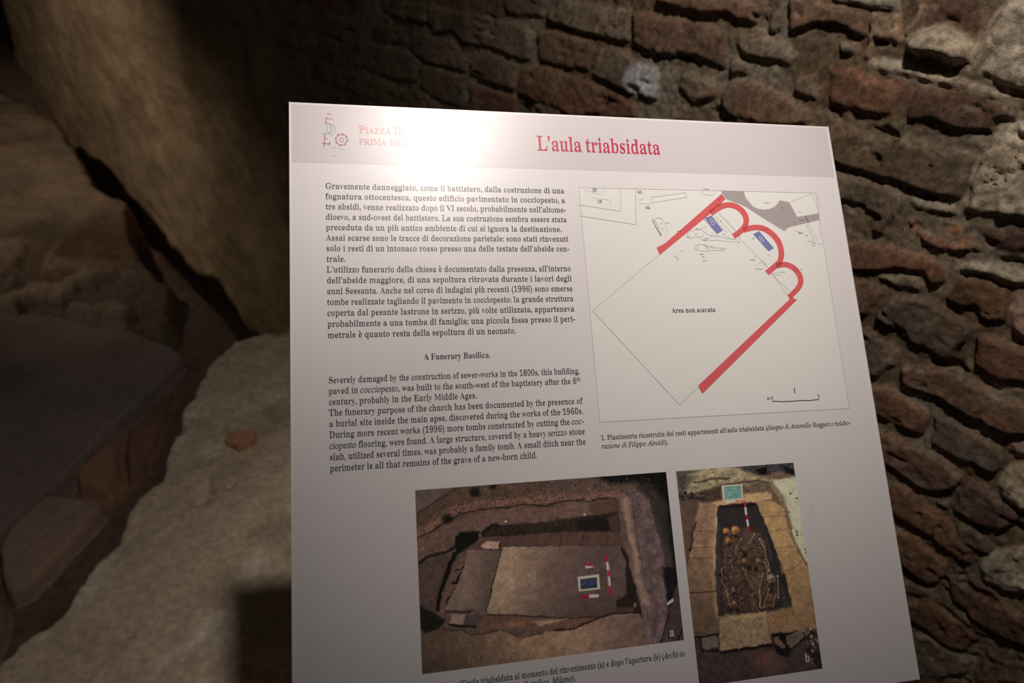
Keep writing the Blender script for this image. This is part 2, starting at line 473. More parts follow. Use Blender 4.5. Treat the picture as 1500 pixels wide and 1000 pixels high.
build_wall()
bw = mesh_from('wall_back', [(-7.5, 8.6, -0.6), (0.5, 9.6, -0.6), (0.5, 9.6, 4.2), (-7.5, 8.6, 4.2), (-7.6, 9.0, -0.6), (0.4, 10.0, -0.6), (0.4, 10.0, 4.2), (-7.6, 9.0, 4.2)],
               [(0, 1, 2, 3), (7, 6, 5, 4), (3, 2, 6, 7), (0, 4, 5, 1), (0, 3, 7, 4), (1, 5, 6, 2)], masonry('dark_earth_cut', 20, 0.01, 0.4), colors=[(0.08, 0.06, 0.045)] * 8)
tag(bw, 'dark far wall of the excavation', 'wall', kind='structure')


# ------------------------------------------------------------------ the ground and the ruins on it
def wall_dist(X, Y):
    return X * WN[0] + Y * WN[1]


def build_floor():
    x = np.concatenate([np.arange(-4.6, -2.2, 0.05), np.arange(-2.2, 1.0, 0.016), np.arange(1.0, 1.7, 0.05)])
    y = np.concatenate([np.arange(-0.8, 0.5, 0.06), np.arange(0.5, 4.2, 0.016), np.arange(4.2, 7.2, 0.05)])
    X, Y = np.meshgrid(x, y)
    Zf = 0.012 + 0.018 * fbm(X, Y, 4, 5, 61) + 0.008 * fbm(X, Y, 22, 4, 62)
    wd = wall_dist(X, Y); sl = X * WD[0] + Y * WD[1]
    Zf = np.where(Y < 0.75, Zf * sstep(0.45, 0.75, Y), Zf)
    tr = sstep(0.80, 0.90, wd + 0.02 * fbm(X, Y, 6, 3, 63)) * sstep(1.5, 1.9, sl) * sstep(6.5, 5.0, sl)
    Zf = Zf + tr * -0.42
    rise = sstep(0.62, 0.78, wd) * (1 - tr) * sstep(1.95, 2.35, sl)
    Zf = Zf + 0.10 * rise
    col = np.array((0.15, 0.098, 0.070)) * (1 + 0.3 * fbm(X, Y, 8, 5, 64)[..., None])
    # reddish tile floor showing between the slab and the mortar mass
    A = at_z(np.array([150., 250, 255, 215, 180, 130, 90, 60]), np.array([620., 560, 580, 700, 730, 770, 820, 800]), 0.02)
    k = sstep(0.03, -0.02, sdf_poly(X, Y, A[:, :2]))[..., None]
    col = col * (1 - k) + np.array((0.28, 0.145, 0.09)) * k
    P = np.stack([X, Y, Zf], -1)
    keep = wd < 1.22
    o = grid_mesh('floor', P, masonry('trodden_earth', 40, 0.004, 0.35), np.clip(col, 0.01, 0.9), keep=keep)
    tag(o, 'dark earth floor of the excavation', 'floor', kind='structure')


build_floor()


def mound(name, poly_px, z_ref, z_top, edge, res, colfn, hfn, mat, z_bottom=-0.06):
    A = at_z(np.array([p[0] for p in poly_px], float), np.array([p[1] for p in poly_px], float), z_ref)[:, :2]
    x = np.arange(A[:, 0].min() - edge, A[:, 0].max() + edge, res); y = np.arange(A[:, 1].min() - edge, A[:, 1].max() + edge, res)
    X, Y = np.meshgrid(x, y)
    wx = X + 0.022 * fbm(X, Y, 7, 4, 71) + 0.008 * fbm(X, Y, 30, 3, 72); wy = Y + 0.022 * fbm(X, Y, 7, 4, 73) + 0.008 * fbm(X, Y, 30, 3, 74)
    d = sdf_poly(wx, wy, A)
    k = sstep(0.0, edge, -d)
    top = z_top + hfn(X, Y)
    Zm = z_bottom + (top - z_bottom) * k
    P = np.stack([X, Y, Zm], -1)
    return grid_mesh(name, P, mat, np.clip(colfn(X, Y), 0.01, 0.9), keep=(d < 0.02) & (wall_dist(X, Y) < 1.10)), A


# ruined mortar mass lit beside the panel
def mm_h(X, Y):
    return 0.024 * fbm(X, Y, 3.2, 5, 81) + 0.007 * fbm(X, Y, 14, 4, 82) + 0.004 * fbm(X, Y, 45, 3, 83) - 0.025 * sstep(0.25, 0.5, fbm(X, Y, 6.5, 4, 87))


def mm_c(X, Y):
    v = fbm(X, Y, 5, 5, 84)[..., None]
    c = np.array((0.66, 0.52, 0.37)) * (1 + 0.22 * v)
    p_ = X * 0.55 + Y * 0.83; q_ = X * 0.83 - Y * 0.55
    pale = sstep(0.05, 0.45, fbm(p_ * 0.45, q_ * 1.3, 8, 5, 85))[..., None]
    c = c * (1 - 0.7 * pale) + np.array((0.84, 0.72, 0.56)) * 0.7 * pale
    grime = sstep(0.0, 0.5, fbm(X, Y, 4, 6, 86, .6))[..., None]
    return c * (1 - 0.6 * grime) + np.array((0.30, 0.215, 0.145)) * 0.6 * grime


mortar, _ = mound('mortar_foundation', [(450, 462), (385, 480), (330, 492), (285, 540), (250, 598), (228, 650), (214, 702), (182, 728), (150, 790),
                                        (105, 830), (60, 900), (0, 940), (-80, 1040), (-60, 1160), (500, 1180), (540, 900), (560, 620), (500, 530)],
                  0.10, 0.10, 0.05, 0.008, mm_c, mm_h, masonry('lime_mortar', 55, 0.003, 0.28))
tag(mortar, 'pale lumpy mass of old lime mortar on the floor left of the panel', 'foundation')
tp = at_z(np.array([352.]), np.array([642.]), 0.115)[0]
ang = np.linspace(0, 2 * math.pi, 9)[:-1]
rr = [0.036, 0.042, 0.033, 0.040, 0.036, 0.030, 0.042, 0.034]
vt = [(tp[0] + 1.2 * r * math.cos(a), tp[1] + r * math.sin(a), 0.118 + 0.006 * math.sin(3 * a)) for a, r in zip(ang, rr)]
vb = [(tp[0] + 1.35 * r * math.cos(a), tp[1] + 1.15 * r * math.sin(a), 0.085) for a, r in zip(ang, rr)]
tile = mesh_from('tile_fragment', vt + vb, [tuple(range(8))] + [(i, i + 8, (i + 1) % 8 + 8, (i + 1) % 8) for i in range(8)],
                 masonry('terracotta', 60, 0.002, 0.25), mortar, colors=[(0.55, 0.28, 0.16)] * 16)
tile['label'] = 'orange terracotta fragment'

# rubble ledge at the foot of the far wall
LEDGE = [(-60, 128), (0, 132), (60, 150), (100, 178), (128, 215), (150, 262), (205, 296), (212, 345), (245, 385), (266, 405), (262, 432), (240, 462),
         (180, 452), (90, 436), (0, 425), (-120, 400)]


def lg_h(X, Y):
    px, py, _ = project(np.stack([X, Y, 0 * X + 0.22], -1))
    low = sstep(330, 430, py - 0.25 * (px - 100))
    rub = sstep(-0.05, 0.3, fbm(X, Y, 13, 2, 91))
    return -0.12 * low + 0.02 * fbm(X, Y, 2.5, 4, 92) + 0.015 * fbm(X, Y, 12, 4, 93) + low * (0.06 * rub - 0.015) + 0.02 * low * fbm(X, Y, 24, 3, 95)


def lg_c(X, Y):
    v = fbm(X, Y, 5, 5, 94)[..., None]
    w = sstep(0.1, 0.6, fbm(X, Y, 3, 3, 96))[..., None]
    px, py, _ = project(np.stack([X, Y, 0 * X + 0.22], -1))
    low = sstep(330, 400, py - 0.25 * (px - 100))[..., None]
    v = v * (1 - low) + low * (0.4 + 1.6 * (sstep(-0.05, 0.3, fbm(X, Y, 13, 2, 91))[..., None] - 0.35))  # relief shading put into the colour: lump tops paler, gaps darker
    return (np.array((0.19, 0.14, 0.10)) * (1 - w * .5) + w * .5 * np.array((0.20, 0.115, 0.072))) * (1 + 0.6 * v)


ledge, _ = mound('rubble_ledge', LEDGE, 0.22, 0.22, 0.07, 0.012, lg_c, lg_h, masonry('rubble_masonry', 45, 0.005, 0.32))
tag(ledge, 'low ruined ledge of brown rubble masonry along the foot of the far wall', 'ruined wall')


def slab(name, pts_px, z_top, thick, color, seed, bev=0.006):
    A = at_z(np.array([p[0] for p in pts_px], float), np.array([p[1] for p in pts_px], float), z_top)[:, :2]
    x = np.arange(A[:, 0].min() - .02, A[:, 0].max() + .02, 0.007); y = np.arange(A[:, 1].min() - .02, A[:, 1].max() + .02, 0.007)
    X, Y = np.meshgrid(x, y)
    d = sdf_poly(X + 0.006 * fbm(X, Y, 14, 4, seed), Y + 0.006 * fbm(X, Y, 14, 4, seed + 3), A)
    top = z_top + 0.004 * fbm(X, Y, 6, 4, seed + 5) + 0.0018 * fbm(X, Y, 40, 3, seed + 6)
    Zs = top - (thick) * (1 - sstep(0.0, 0.014, -d))
    c = np.array(color) * (1 + 0.20 * fbm(X, Y, 7, 5, seed + 7)[..., None])
    return grid_mesh(name, np.stack([X, Y, Zs], -1), masonry('stone_' + str(seed), 60, 0.0012, 0.16, 0.8), c, keep=d < 0.009)


def flat_slabs():
    o = slab('stone_slab', [(0, 424), (120, 452), (200, 483), (258, 508), (271, 520), (232, 560), (150, 640), (100, 692), (40, 746), (0, 782), (-260, 900), (-420, 620), (-220, 470)],
             0.085, 0.075, (0.215, 0.165, 0.138), 101)
    tag(o, 'large smooth dark grey stone slab lying between the rubble ledge and the pale mortar', 'stone slab')
    o = slab('kerb_stone', [(66, 716), (150, 728), (153, 738), (100, 800), (40, 862), (12, 872), (0, 860), (-12, 800), (20, 756)],
             0.075, 0.065, (0.34, 0.235, 0.17), 121)
    tag(o, 'narrow brown kerb stone lying below the dark slab, against its lower edge', 'kerb stone')
    o = slab('kerb_stone', [(-60, 830), (-15, 860), (8, 876), (10, 905), (-14, 960), (-80, 1000), (-120, 900)],
             0.07, 0.06, (0.28, 0.19, 0.16), 141)
    tag(o, 'reddish stone at the left border below the narrow brown kerb stone', 'kerb stone')
    o = slab('terracotta_brick', [(104, 690), (158, 642), (172, 648), (176, 690), (158, 724), (110, 712)],
             0.055, 0.045, (0.33, 0.19, 0.12), 161)
    tag(o, 'broken orange terracotta brick beside the edge of the dark slab', 'brick')
    o = slab('terracotta_brick', [(180, 640), (232, 584), (256, 566), (246, 606), (220, 660), (208, 694), (184, 706)],
             0.045, 0.035, (0.20, 0.115, 0.078), 181)
    tag(o, 'dull red terracotta brick wedged between the orange brick and the pale mortar', 'brick')


flat_slabs()

# ------------------------------------------------------------------ the information panel
W = 0.6
PR = None
_r = np.array([[0.97762724, 0.06615984, 0.0], [-0.02716258, 0.9810073, 0.0], [0.20858375, -0.18233913, 0.0]])
P_O = np.array([-0.07076978, 0.69663598, 1.36085864])          # top left corner of the printed face
P_U = np.array([1.0, 0.0, 0.0])
P_V = np.array([0.0, -0.71135712, -0.70283072]); P_V /= np.linalg.norm(P_V)      # down the face
P_N = np.cross(P_V, P_U); P_N = P_N if P_N[2] > 0 else -P_N
PANEL = Matrix(((P_U[0], -P_V[0], P_N[0], P_O[0]), (P_U[1], -P_V[1], P_N[1], P_O[1]), (P_U[2], -P_V[2], P_N[2], P_O[2]), (0, 0, 0, 1)))
BASE = Vector((0.23, 0.57, 0.0))
root = bpy.data.objects.new('information_panel', None)
C.objects.link(root)
root.location = BASE
tag(root, 'square white information panel about a three-apsed hall, tilted on a stand before the brick wall', 'information panel')
LOCAL = Matrix.Translation(-BASE) @ PANEL


def uv_of(px, py):
    X = on_plane(np.asarray(px, float), np.asarray(py, float), P_O, P_N)
    return (X - P_O) @ P_U / W, (X - P_O) @ P_V / W


def print_mesh(name, verts2, faces, mat, layer, parent=None, colors=None):
    """verts2 in (u, v) of the panel, laid on the printed face"""
    V = [(u * W, -v * W, layer * 6e-5) for u, v in verts2]
    o = mesh_from(name, V, faces, mat, None, colors)
    if parent is None:
        o.parent = root; o.matrix_local = LOCAL
    else:
        o.parent = parent                                   # sub-part shares its part's frame
    return o


GLOSS = 0.33
SPEC = 0.40


def ink(name, color):
    return material(name, color, GLOSS, 0, SPEC)


def speckle(m, amount, scale):
    nt = m.node_tree; b = nt.nodes['Principled BSDF']
    base = tuple(b.inputs['Base Color'].default_value)
    n = nt.nodes.new('ShaderNodeTexNoise'); n.inputs['Scale'].default_value = scale; n.inputs['Detail'].default_value = 3
    r = nt.nodes.new('ShaderNodeMix'); r.data_type = 'RGBA'
    r.inputs['A'].default_value = tuple(c * (1 - amount) for c in base[:3]) + (1,)
    r.inputs['B'].default_value = tuple(min(1, c * (1 + amount)) for c in base[:3]) + (1,)
    tc = nt.nodes.new('ShaderNodeTexCoord')
    nt.links.new(tc.outputs['Object'], n.inputs['Vector'])
    nt.links.new(n.outputs['Fac'], r.inputs['Factor']); nt.links.new(r.outputs['Result'], b.inputs['Base Color'])
    return m


M_WHITE = speckle(ink('white_laminate', (0.76, 0.715, 0.705)), 0.015, 4)
M_BAND = speckle(ink('lilac_band', (0.63, 0.565, 0.575)), 0.02, 4)
M_PAPER = speckle(ink('plan_paper', (0.80, 0.775, 0.735)), 0.015, 6)
M_TEXT = ink('black_ink', (0.022, 0.018, 0.02))
M_RED = ink('crimson_ink', (0.50, 0.025, 0.07))
M_ROSE = ink('rose_ink', (0.62, 0.24, 0.25))
M_PLANRED = speckle(ink('plan_red', (0.70, 0.125, 0.13)), 0.08, 60)
M_BLUE = ink('plan_blue', (0.20, 0.215, 0.44))
M_GREY = ink('plan_grey', (0.40, 0.35, 0.345))
M_LINE = ink('plan_line', (0.42, 0.39, 0.37))
M_DLINE = ink('plan_dark_line', (0.10, 0.09, 0.08))
M_GREEN = ink('logo_green', (0.30, 0.40, 0.37))
M_METAL = material('painted_steel', (0.07, 0.07, 0.072), 0.45, 0.6)
M_LETTER = ink('white_ink', (0.80, 0.78, 0.74))

# board: bevelled sheet whose top face is the printed face
bm = bmesh.new()
bmesh.ops.create_cube(bm, size=1.0)
for v in bm.verts:
    v.co = Vector(((v.co.x + 0.5) * W, -(v.co.y + 0.5) * W, (v.co.z - 0.5) * 0.006))
bmesh.ops.bevel(bm, geom=[e for e in bm.edges], offset=0.0009, segments=2, affect='EDGES')
me = bpy.data.meshes.new('board'); bm.to_mesh(me); bm.free()
me.materials.append(M_WHITE)
board = bpy.data.objects.new('board', me); C.objects.link(board); board.parent = root; board.matrix_local = LOCAL

print_mesh('header_band', [(0.0018, 0.0018), (0.9982, 0.0018), (0.9982, 0.1038), (0.0018, 0.1038)], [(3, 2, 1, 0)], M_BAND, 1)


# --- stand: post, foot plate and bracket under the board
def boxmesh(name, x0, x1, y0, y1, z0, z1, mat, parent, bev=0.003):
    b = bmesh.new(); bmesh.ops.create_cube(b, size=1.0)
    for v in b.verts:
        v.co = Vector((x0 + (v.co.x + .5) * (x1 - x0), y0 + (v.co.y + .5) * (y1 - y0), z0 + (v.co.z + .5) * (z1 - z0)))
    bmesh.ops.bevel(b, geom=b.edges[:], offset=bev, segments=2, affect='EDGES')
    m = bpy.data.meshes.new(name); b.to_mesh(m); b.free(); m.materials.append(mat)
    o = bpy.data.objects.new(name, m); C.objects.link(o); o.parent = parent
    return o


boxmesh('support_post', -0.022, 0.022, -0.022, 0.022, 0.008, 1.19, M_METAL, root)
boxmesh('base_plate', -0.13, 0.13, -0.13, 0.13, 0.0, 0.010, M_METAL, root)
br = boxmesh('mounting_bracket', 0.18, 0.42, -0.40, -0.10, -0.018, -0.006, M_METAL, root)
br.matrix_local = LOCAL


# --- lettering: outlines of the built-in font's serif letters, stems slimmed to a book weight
def glyph_outline(ch):
    c = bpy.data.curves.new('g', 'FONT'); c.body = ch; c.size = 1.0
    o = bpy.data.objects.new('g', c); C.objects.link(o)
    dg = bpy.context.evaluated_depsgraph_get(); dg.update()
    cu = o.to_curve(dg)
    polys = []
    for sp in cu.splines:
        pts = []
        if sp.type == 'BEZIER':
            n = len(sp.bezier_points)
            for i in range(n):
                a = sp.bezier_points[i]; b = sp.bezier_points[(i + 1) % n]
                p0, p1, p2, p3 = [np.array(q[:2]) for q in (a.co, a.handle_right, b.handle_left, b.co)]
                straight = np.linalg.norm(np.cross(p1 - p0, p3 - p0)) < 1e-6 and np.linalg.norm(np.cross(p2 - p0, p3 - p0)) < 1e-6
                ts = [0.0, 0.5] if straight else [0, 0.25, 0.5, 0.75]
                for t in ts:
                    pts.append((1 - t) ** 3 * p0 + 3 * (1 - t) ** 2 * t * p1 + 3 * (1 - t) * t * t * p2 + t ** 3 * p3)
        else:
            pts = [np.array(q.co[:2]) for q in sp.points]
        if len(pts) > 2: polys.append(np.array(pts))
    o.to_curve_clear()
    C.objects.unlink(o); bpy.data.objects.remove(o); bpy.data.curves.remove(c)
    return polys


def text_xmax(s):
    c = bpy.data.curves.new('g', 'FONT'); c.body = s; c.size = 1.0
    o = bpy.data.objects.new('g', c); C.objects.link(o)
    bpy.context.view_layer.update()
    x = max(v[0] for v in o.bound_box)
    C.objects.unlink(o); bpy.data.objects.remove(o); bpy.data.curves.remove(c)
    return x


def slim(polys, amount):
    out = []
    for P in polys:
        n = len(P); Q = P.copy()
        for i in range(n):
            tng = P[(i + 1) % n] - P[i - 1]
            L = np.linalg.norm(tng)
            if L < 1e-9: continue
            nx = abs(tng[1]) / L
            if nx < 0.05: continue
            y = P[i][1] + 1e-5
            xs = []
            for R_ in polys:
                A_ = R_; B_ = np.roll(R_, -1, 0)
                m = (A_[:, 1] > y) != (B_[:, 1] > y)
                a = A_[m]; b = B_[m]
                xs += list(a[:, 0] + (y - a[:, 1]) / (b[:, 1] - a[:, 1]) * (b[:, 0] - a[:, 0]))
            xs = sorted(xs)
            best = None
            for k in range(0, len(xs) - 1, 2):
                if xs[k] - 1e-3 <= P[i][0] <= xs[k + 1] + 1e-3:
                    best = (xs[k], xs[k + 1]); break
            if best is None: continue
            T = best[1] - best[0]
            sft = min(amount * max(0, T - 0.05), 0.024) * nx
            if T > 0.22: sft = min(sft, 0.02 * nx)
            left = abs(P[i][0] - best[0]) < abs(P[i][0] - best[1])
            Q[i][0] += sft if left else -sft
        out.append(Q)
    return out


def fill(polys, fatten=0.0):
    cu = bpy.data.curves.new('f', 'CURVE'); cu.dimensions = '2D'; cu.fill_mode = 'BOTH'; cu.offset = fatten
    for P in polys:
        sp = cu.splines.new('POLY'); sp.points.add(len(P) - 1)
        for q, (x, y) in zip(sp.points, P): q.co = (x, y, 0, 1)
        sp.use_cyclic_u = True
    o = bpy.data.objects.new('f', cu); C.objects.link(o)
    dg = bpy.context.evaluated_depsgraph_get(); dg.update()
    m = o.evaluated_get(dg).to_mesh()
    V = np.array([v.co[:2] for v in m.vertices]); Fc = [tuple(p.vertices) for p in m.polygons]
    o.evaluated_get(dg).to_mesh_clear()
    C.objects.unlink(o); bpy.data.objects.remove(o); bpy.data.curves.remove(cu)
    return V, Fc


ACC = {'è': ('e', -1), 'ù': ('u', -1), 'à': ('a', -1), 'é': ('e', 1)}
GL = {}


def glyph(ch, style):
    key = (ch, style)
    if key in GL: return GL[key]
    base = ACC[ch][0] if ch in ACC else ch
    code = base
    if style == 'i' and base.isascii() and base.isalpha():
        code = 'ℎ' if base == 'h' else chr((0x1D44E + ord(base) - 97) if base.islower() else (0x1D434 + ord(base) - 65))
    elif base.isascii() and base.isalpha():
        code = chr((0x1D41A + ord(base) - 97) if base.islower() else (0x1D400 + ord(base) - 65))
    elif base.isdigit():
        code = chr(0x1D7CE + ord(base) - 48)
    ref = 'l'
    adv = text_xmax(code + ref) - text_xmax(ref)
    polys = glyph_outline(code)
    diag = base in 'vwyxkVWXYKAMNZ'
    if style == 'r' and base.isalnum(): polys = slim(polys, 0.14 if diag else 0.25)
    if ch in ACC:
        xc = (min(p[:, 0].min() for p in polys) + max(p[:, 0].max() for p in polys)) / 2
        sg = ACC[ch][1]
        polys = polys + [np.array([(xc - 0.02 + .0, 0.54), (xc + 0.055 * 1, 0.54), (xc - 0.06, 0.70), (xc - 0.17, 0.70)]) if sg < 0 else
                         np.array([(xc - 0.055, 0.54), (xc + 0.02, 0.54), (xc + 0.17, 0.70), (xc + 0.06, 0.70)])]
    V, Fc = fill(polys, 0.0 if (diag and (style != 'i' or base in 'vwyxk')) else 0.010 if style == 'r' else (0.012 if style == 'i' else 0.0)) if polys else (np.zeros((0, 2)), [])
    GL[key] = (V, Fc, adv)
    return GL[key]


def runs(s):
    """'_' toggles italic, '^' toggles superscript"""
    st = 'r'; sup = False; out = []
    for ch in s:
        if ch == '_': st = 'i' if st == 'r' else 'r'
        elif ch == '^': sup = not sup
        else: out.append((ch, st, sup))
    return out


class Lettering:
    def __init__(self):
        self.V = []; self.F = []; self.n = 0

    def line(self, s, u0, v, size, u1=None, hs=0.86, weight=None, caps=None, space=0.25):
        """u1 given: stretch word gaps (and, a little, the letters) so the line ends at u1"""
        R = runs(s)
        items = []
        for ch, st, sup in R:
            st2 = weight or st
            k = 1.0
            c2 = ch
            if caps and ch.islower(): c2 = ch.upper(); k = caps
            if sup: k = 0.62
            if ch == ' ': items.append((None, space, sup, 1.0)); continue
            g = glyph(c2, st2); items.append((g, g[2] * k + 0.004, sup, k))
        nat = sum(a for g, a, _, _ in items if g is not None)
        nsp = sum(1 for it in items if it[0] is None)
        h = hs; spw = space
        if u1 is not None:
            tgt = (u1 - u0) / size
            if nsp:
                h = min(max(tgt / (nat + nsp * 0.27), 0.80), 1.04)
                spw = (tgt - h * nat) / nsp / h
                spw = min(max(spw, 0.21), 0.62)
            h = tgt / (nat + nsp * spw)
        x = u0
        for g, a, sup, k in items:
            if g is None: x += spw * size * h; continue
            V, Fc, _ = g
            dy = 0.33 * size if sup else 0
            if len(V):
                self.V += [(x + p[0] * size * h * k, v - p[1] * size * k - dy) for p in V]
                self.F += [tuple(i + self.n for i in f) for f in Fc]
                self.n += len(V)
            x += a * size * h
        return x

    def make(self, name, mat, layer=3, parent=None):
        return print_mesh(name, self.V, self.F, mat, layer, parent)


IT = ["Gravemente danneggiato, come il battistero, dalla costruzione di una",
      "fognatura ottocentesca, questo edificio pavimentato in cocciopesto, a",
      "tre absidi, venne realizzato dopo il VI secolo, probabilmente nell’altome-",
      "dioevo, a sud-ovest del battistero. La sua costruzione sembra essere stata",
      ("preceduta da un più antico ambiente di cui si ignora la destinazione.", 0.4440),
      "Assai scarse sono le tracce di decorazione parietale: sono stati rinvenuti",
      "solo i resti di un intonaco rosso presso una delle testate dell’abside cen-",
      ("trale.", 0.0833),
      "L’utilizzo funerario della chiesa è documentato dalla presenza, all’interno",
      "dell’abside maggiore, di una sepoltura ritrovata durante i lavori degli",
      "anni Sessanta. Anche nel corso di indagini più recenti (1996) sono emerse",
      "tombe realizzate tagliando il pavimento in cocciopesto: la grande struttura",
      "coperta dal pesante lastrone in serizzo, più volte utilizzata, apparteneva",
      "probabilmente a una tomba di famiglia; una piccola fossa presso il peri-",
      ("metrale è quanto resta della sepoltura di un neonato.", 0.3515)]
EN = ["Severely damaged by the construction of sewer-works in the 1800s, this building,",
      "paved in _cocciopesto_, was built to the south-west of the baptistery after the 6^th^",
      ("century, probably in the Early Middle Ages.", 0.2810),
      "The funerary purpose of the church has been documented by the presence of",
      "a burial site inside the main apse, discovered during the works of the 1960s.",
      "During more recent works (1996) more tombs constructed by cutting the _coc-_",
      "_ciopesto_ flooring, were found. A large structure, covered by a heavy _serizzo_ stone",
      "slab, utilized several times, was probably a family tomb. A small ditch near the",
      ("perimeter is all that remains of the grave of a new-born child.", 0.3725)]
SZ = 0.0145
t = Lettering()
for i, l in enumerate(IT):
    s_, e_ = (l, 0.4545) if isinstance(l, str) else l
    t.line(s_, 0.0533, 0.1480 + 0.01754 * i, SZ, e_)
t.make('italian_text', M_TEXT)
t = Lettering(); t.line('A Funerary Basilica.', 0.1998, 0.4325, SZ, 0.3071, weight='b'); t.make('english_heading', M_TEXT)
t = Lettering()
for i, l in enumerate(EN):
    s_, e_ = (l, 0.4545) if isinstance(l, str) else l
    t.line(s_, 0.0536, 0.4640 + 0.01652 * i, SZ * 0.985, e_)
t.make('english_text', M_TEXT)
t = Lettering(); t.line('L’aula triabsidata', 0.4117, 0.0690, 0.0405, 0.6436); t.make('title_text', M_RED)['label'] = 'crimson title lettering'
t = Lettering()
t.line('Piazza Duomo', 0.1079, 0.0485, 0.0190, 0.2240, caps=0.78); t.line('prima del Duomo', 0.1079, 0.0690, 0.0190, 0.2480, caps=0.78)
t.make('series_heading', M_ROSE)['label'] = 'rose small-capital lettering'
t = Lettering()
t.line("1. Planimetria ricostruita dei resti appartenenti all’aula triabsidata (_disegno di Antonello Ruggieri e rielabo-_", 0.4808, 0.5745, 0.0116, 0.9475)
t.line("_razione di Filippo Airoldi_).", 0.4808, 0.5882, 0.0116, 0.5975)
t.make('plan_caption', M_TEXT)
t = Lettering()
t.line("2. Tomba nell’aula triabsidata al momento del rinvenimento (a) e dopo l’apertura (b) (_Archivio_", 0.1795, 0.9163, 0.0126, 0.5874)
t.line("_Università Cattolica, Milano_).", 0.2790, 0.9298, 0.0126, 0.4070)
t.make('photo_caption', M_TEXT)


# --- line work
class Strokes:
    def __init__(self): self.V = []; self.F = []

    def px(self, pts, width, zone=None, closed=False):
        P = np.array(pts, float)
        if zone: P = P / zone[2] + np.array(zone[:2])
        u, v = uv_of(P[:, 0], P[:, 1])
        self.uv(list(zip(u, v)), width / 1300.0, closed)

    def uv(self, pts, w, closed=False):
        pts = [np.array(p) for p in pts]
        if closed: pts = pts + [pts[0]]
        for a, b in zip(pts[:-1], pts[1:]):
            e = b - a; L = np.linalg.norm(e)
            if L < 1e-9: continue
            e = e / L; nn = np.array([-e[1], e[0]]) * w / 2
            a2 = a - e * w * 0.3; b2 = b + e * w * 0.3
            n = len(self.V); self.V += [a2 + nn, b2 + nn, b2 - nn, a2 - nn]; self.F.append((n, n + 1, n + 2, n + 3))

    def make(self, name, mat, layer, parent=None): return print_mesh(name, self.V, self.F, mat, layer, parent)


def region(name, polys, mat, layer, parent=None, zone=None):
    V = []; F = []
    for pol in polys:
        P = np.array(pol, float)
        if zone: P = P / zone[2] + np.array(zone[:2])
        u, v = uv_of(P[:, 0], P[:, 1])
        vv, ff = fill([np.stack([u, v], -1)])
        F += [tuple(i + len(V) for i in f) for f in ff]; V += [tuple(p) for p in vv]
    return print_mesh(name, V, F, mat, layer, parent)


# emblem in the header
ZL = (460, 155, 9.375)
def loc_emblem():
    e = Strokes()
    e.px([(170, 112), (205, 108), (235, 125)], 1.3, ZL); e.px([(172, 160), (165, 245)], 2.0, ZL); e.px([(160, 168), (255, 184)], 1.4, ZL)
    e.px([(165, 238), (205, 246)], 1.4, ZL)
    e.px([(150, 385), (135, 565)], 2.0, ZL); e.px([(140, 450), (182, 455)], 1.4, ZL); e.px([(118, 516), (215, 524), (212, 500)], 2.4, ZL); e.px([(215, 524), (212, 545)], 1.6, ZL)
    cx, cy, r = 378, 465, 80
    for k in range(8):
        a = k * math.pi / 4 + 0.2
        e.px([(cx + r * math.cos(a - .22), cy + r * .98 * math.sin(a - .22)), (cx + 1.04 * r * math.cos(a), cy + r * math.sin(a)), (cx + r * math.cos(a + .22), cy + r * .98 * math.sin(a + .22))], 2.6, ZL)
        e.px([(cx + .75 * r * math.cos(a), cy + .75 * r * math.sin(a)), (cx + 1.0 * r * math.cos(a + .39), cy + 1.0 * r * math.sin(a + .39)), (cx + .75 * r * math.cos(a + .78), cy + .75 * r * math.sin(a + .78))], 0.7, ZL)
    e.px([(cx + 27 * math.cos(k), cy + 27 * math.sin(k)) for k in np.linspace(0, 6.283, 13)], 1.4, ZL)
    em = e.make('emblem', ink('emblem_red', (0.45, 0.13, 0.17)), 3)
    em['label'] = 'small red and green emblem with a flower-like ring'
    g = Strokes()
    g.px([(160, 262), (184, 285), (186, 318), (160, 362)], 1.3, ZL); g.px([(215, 248), (235, 300), (238, 352)], 2.0, ZL)
    g.px([(222, 250), (270, 265), (290, 305), (285, 360)], 1.4, ZL); g.px([(118, 388), (200, 380), (262, 398)], 1.4, ZL); g.px([(190, 375), (215, 362), (240, 352)], 1.5, ZL)
    g.px([(130, 220), (150, 235)], 1.0, ZL); g.px([(245, 575), (310, 582)], 1.0, ZL); g.px([(335, 580), (405, 596)], 1.0, ZL); g.px([(265, 690), (292, 686)], 1.0, ZL); g.px([(265, 625), (285, 632)], 1.0, ZL)
    g.make('emblem_strokes', M_GREEN, 4, em)


loc_emblem()

# --- the site plan
plan = print_mesh('site_plan', [(0.4812, 0.1361), (0.9504, 0.1361), (0.9504, 0.5455), (0.4812, 0.5455)], [(3, 2, 1, 0)], M_PAPER, 1)
plan['label'] = 'ground plan drawing with red walls'
Z5 = (950, 270, 5.5556); Z4p = (840, 250, 2.438); Z7p = (840, 260, 10.0)


def band(centre, width):
    P = np.array(centre, float); out_a = []; out_b = []
    for i in range(len(P)):
        a = P[max(i - 1, 0)]; b = P[min(i + 1, len(P) - 1)]
        e = (b - a) / np.linalg.norm(b - a); nn = np.array([-e[1], e[0]]) * width / 2
        out_a.append(P[i] + nn); out_b.append(P[i] - nn)
    return out_a + out_b[::-1]


def smooth(pts, n=4):
    P = [np.array(p, float) for p in pts]
    for _ in range(2):
        Q = [P[0]]
        for a, b in zip(P[:-1], P[1:]): Q += [a * .75 + b * .25, a * .25 + b * .75]
        Q.append(P[-1]); P = Q
    return P


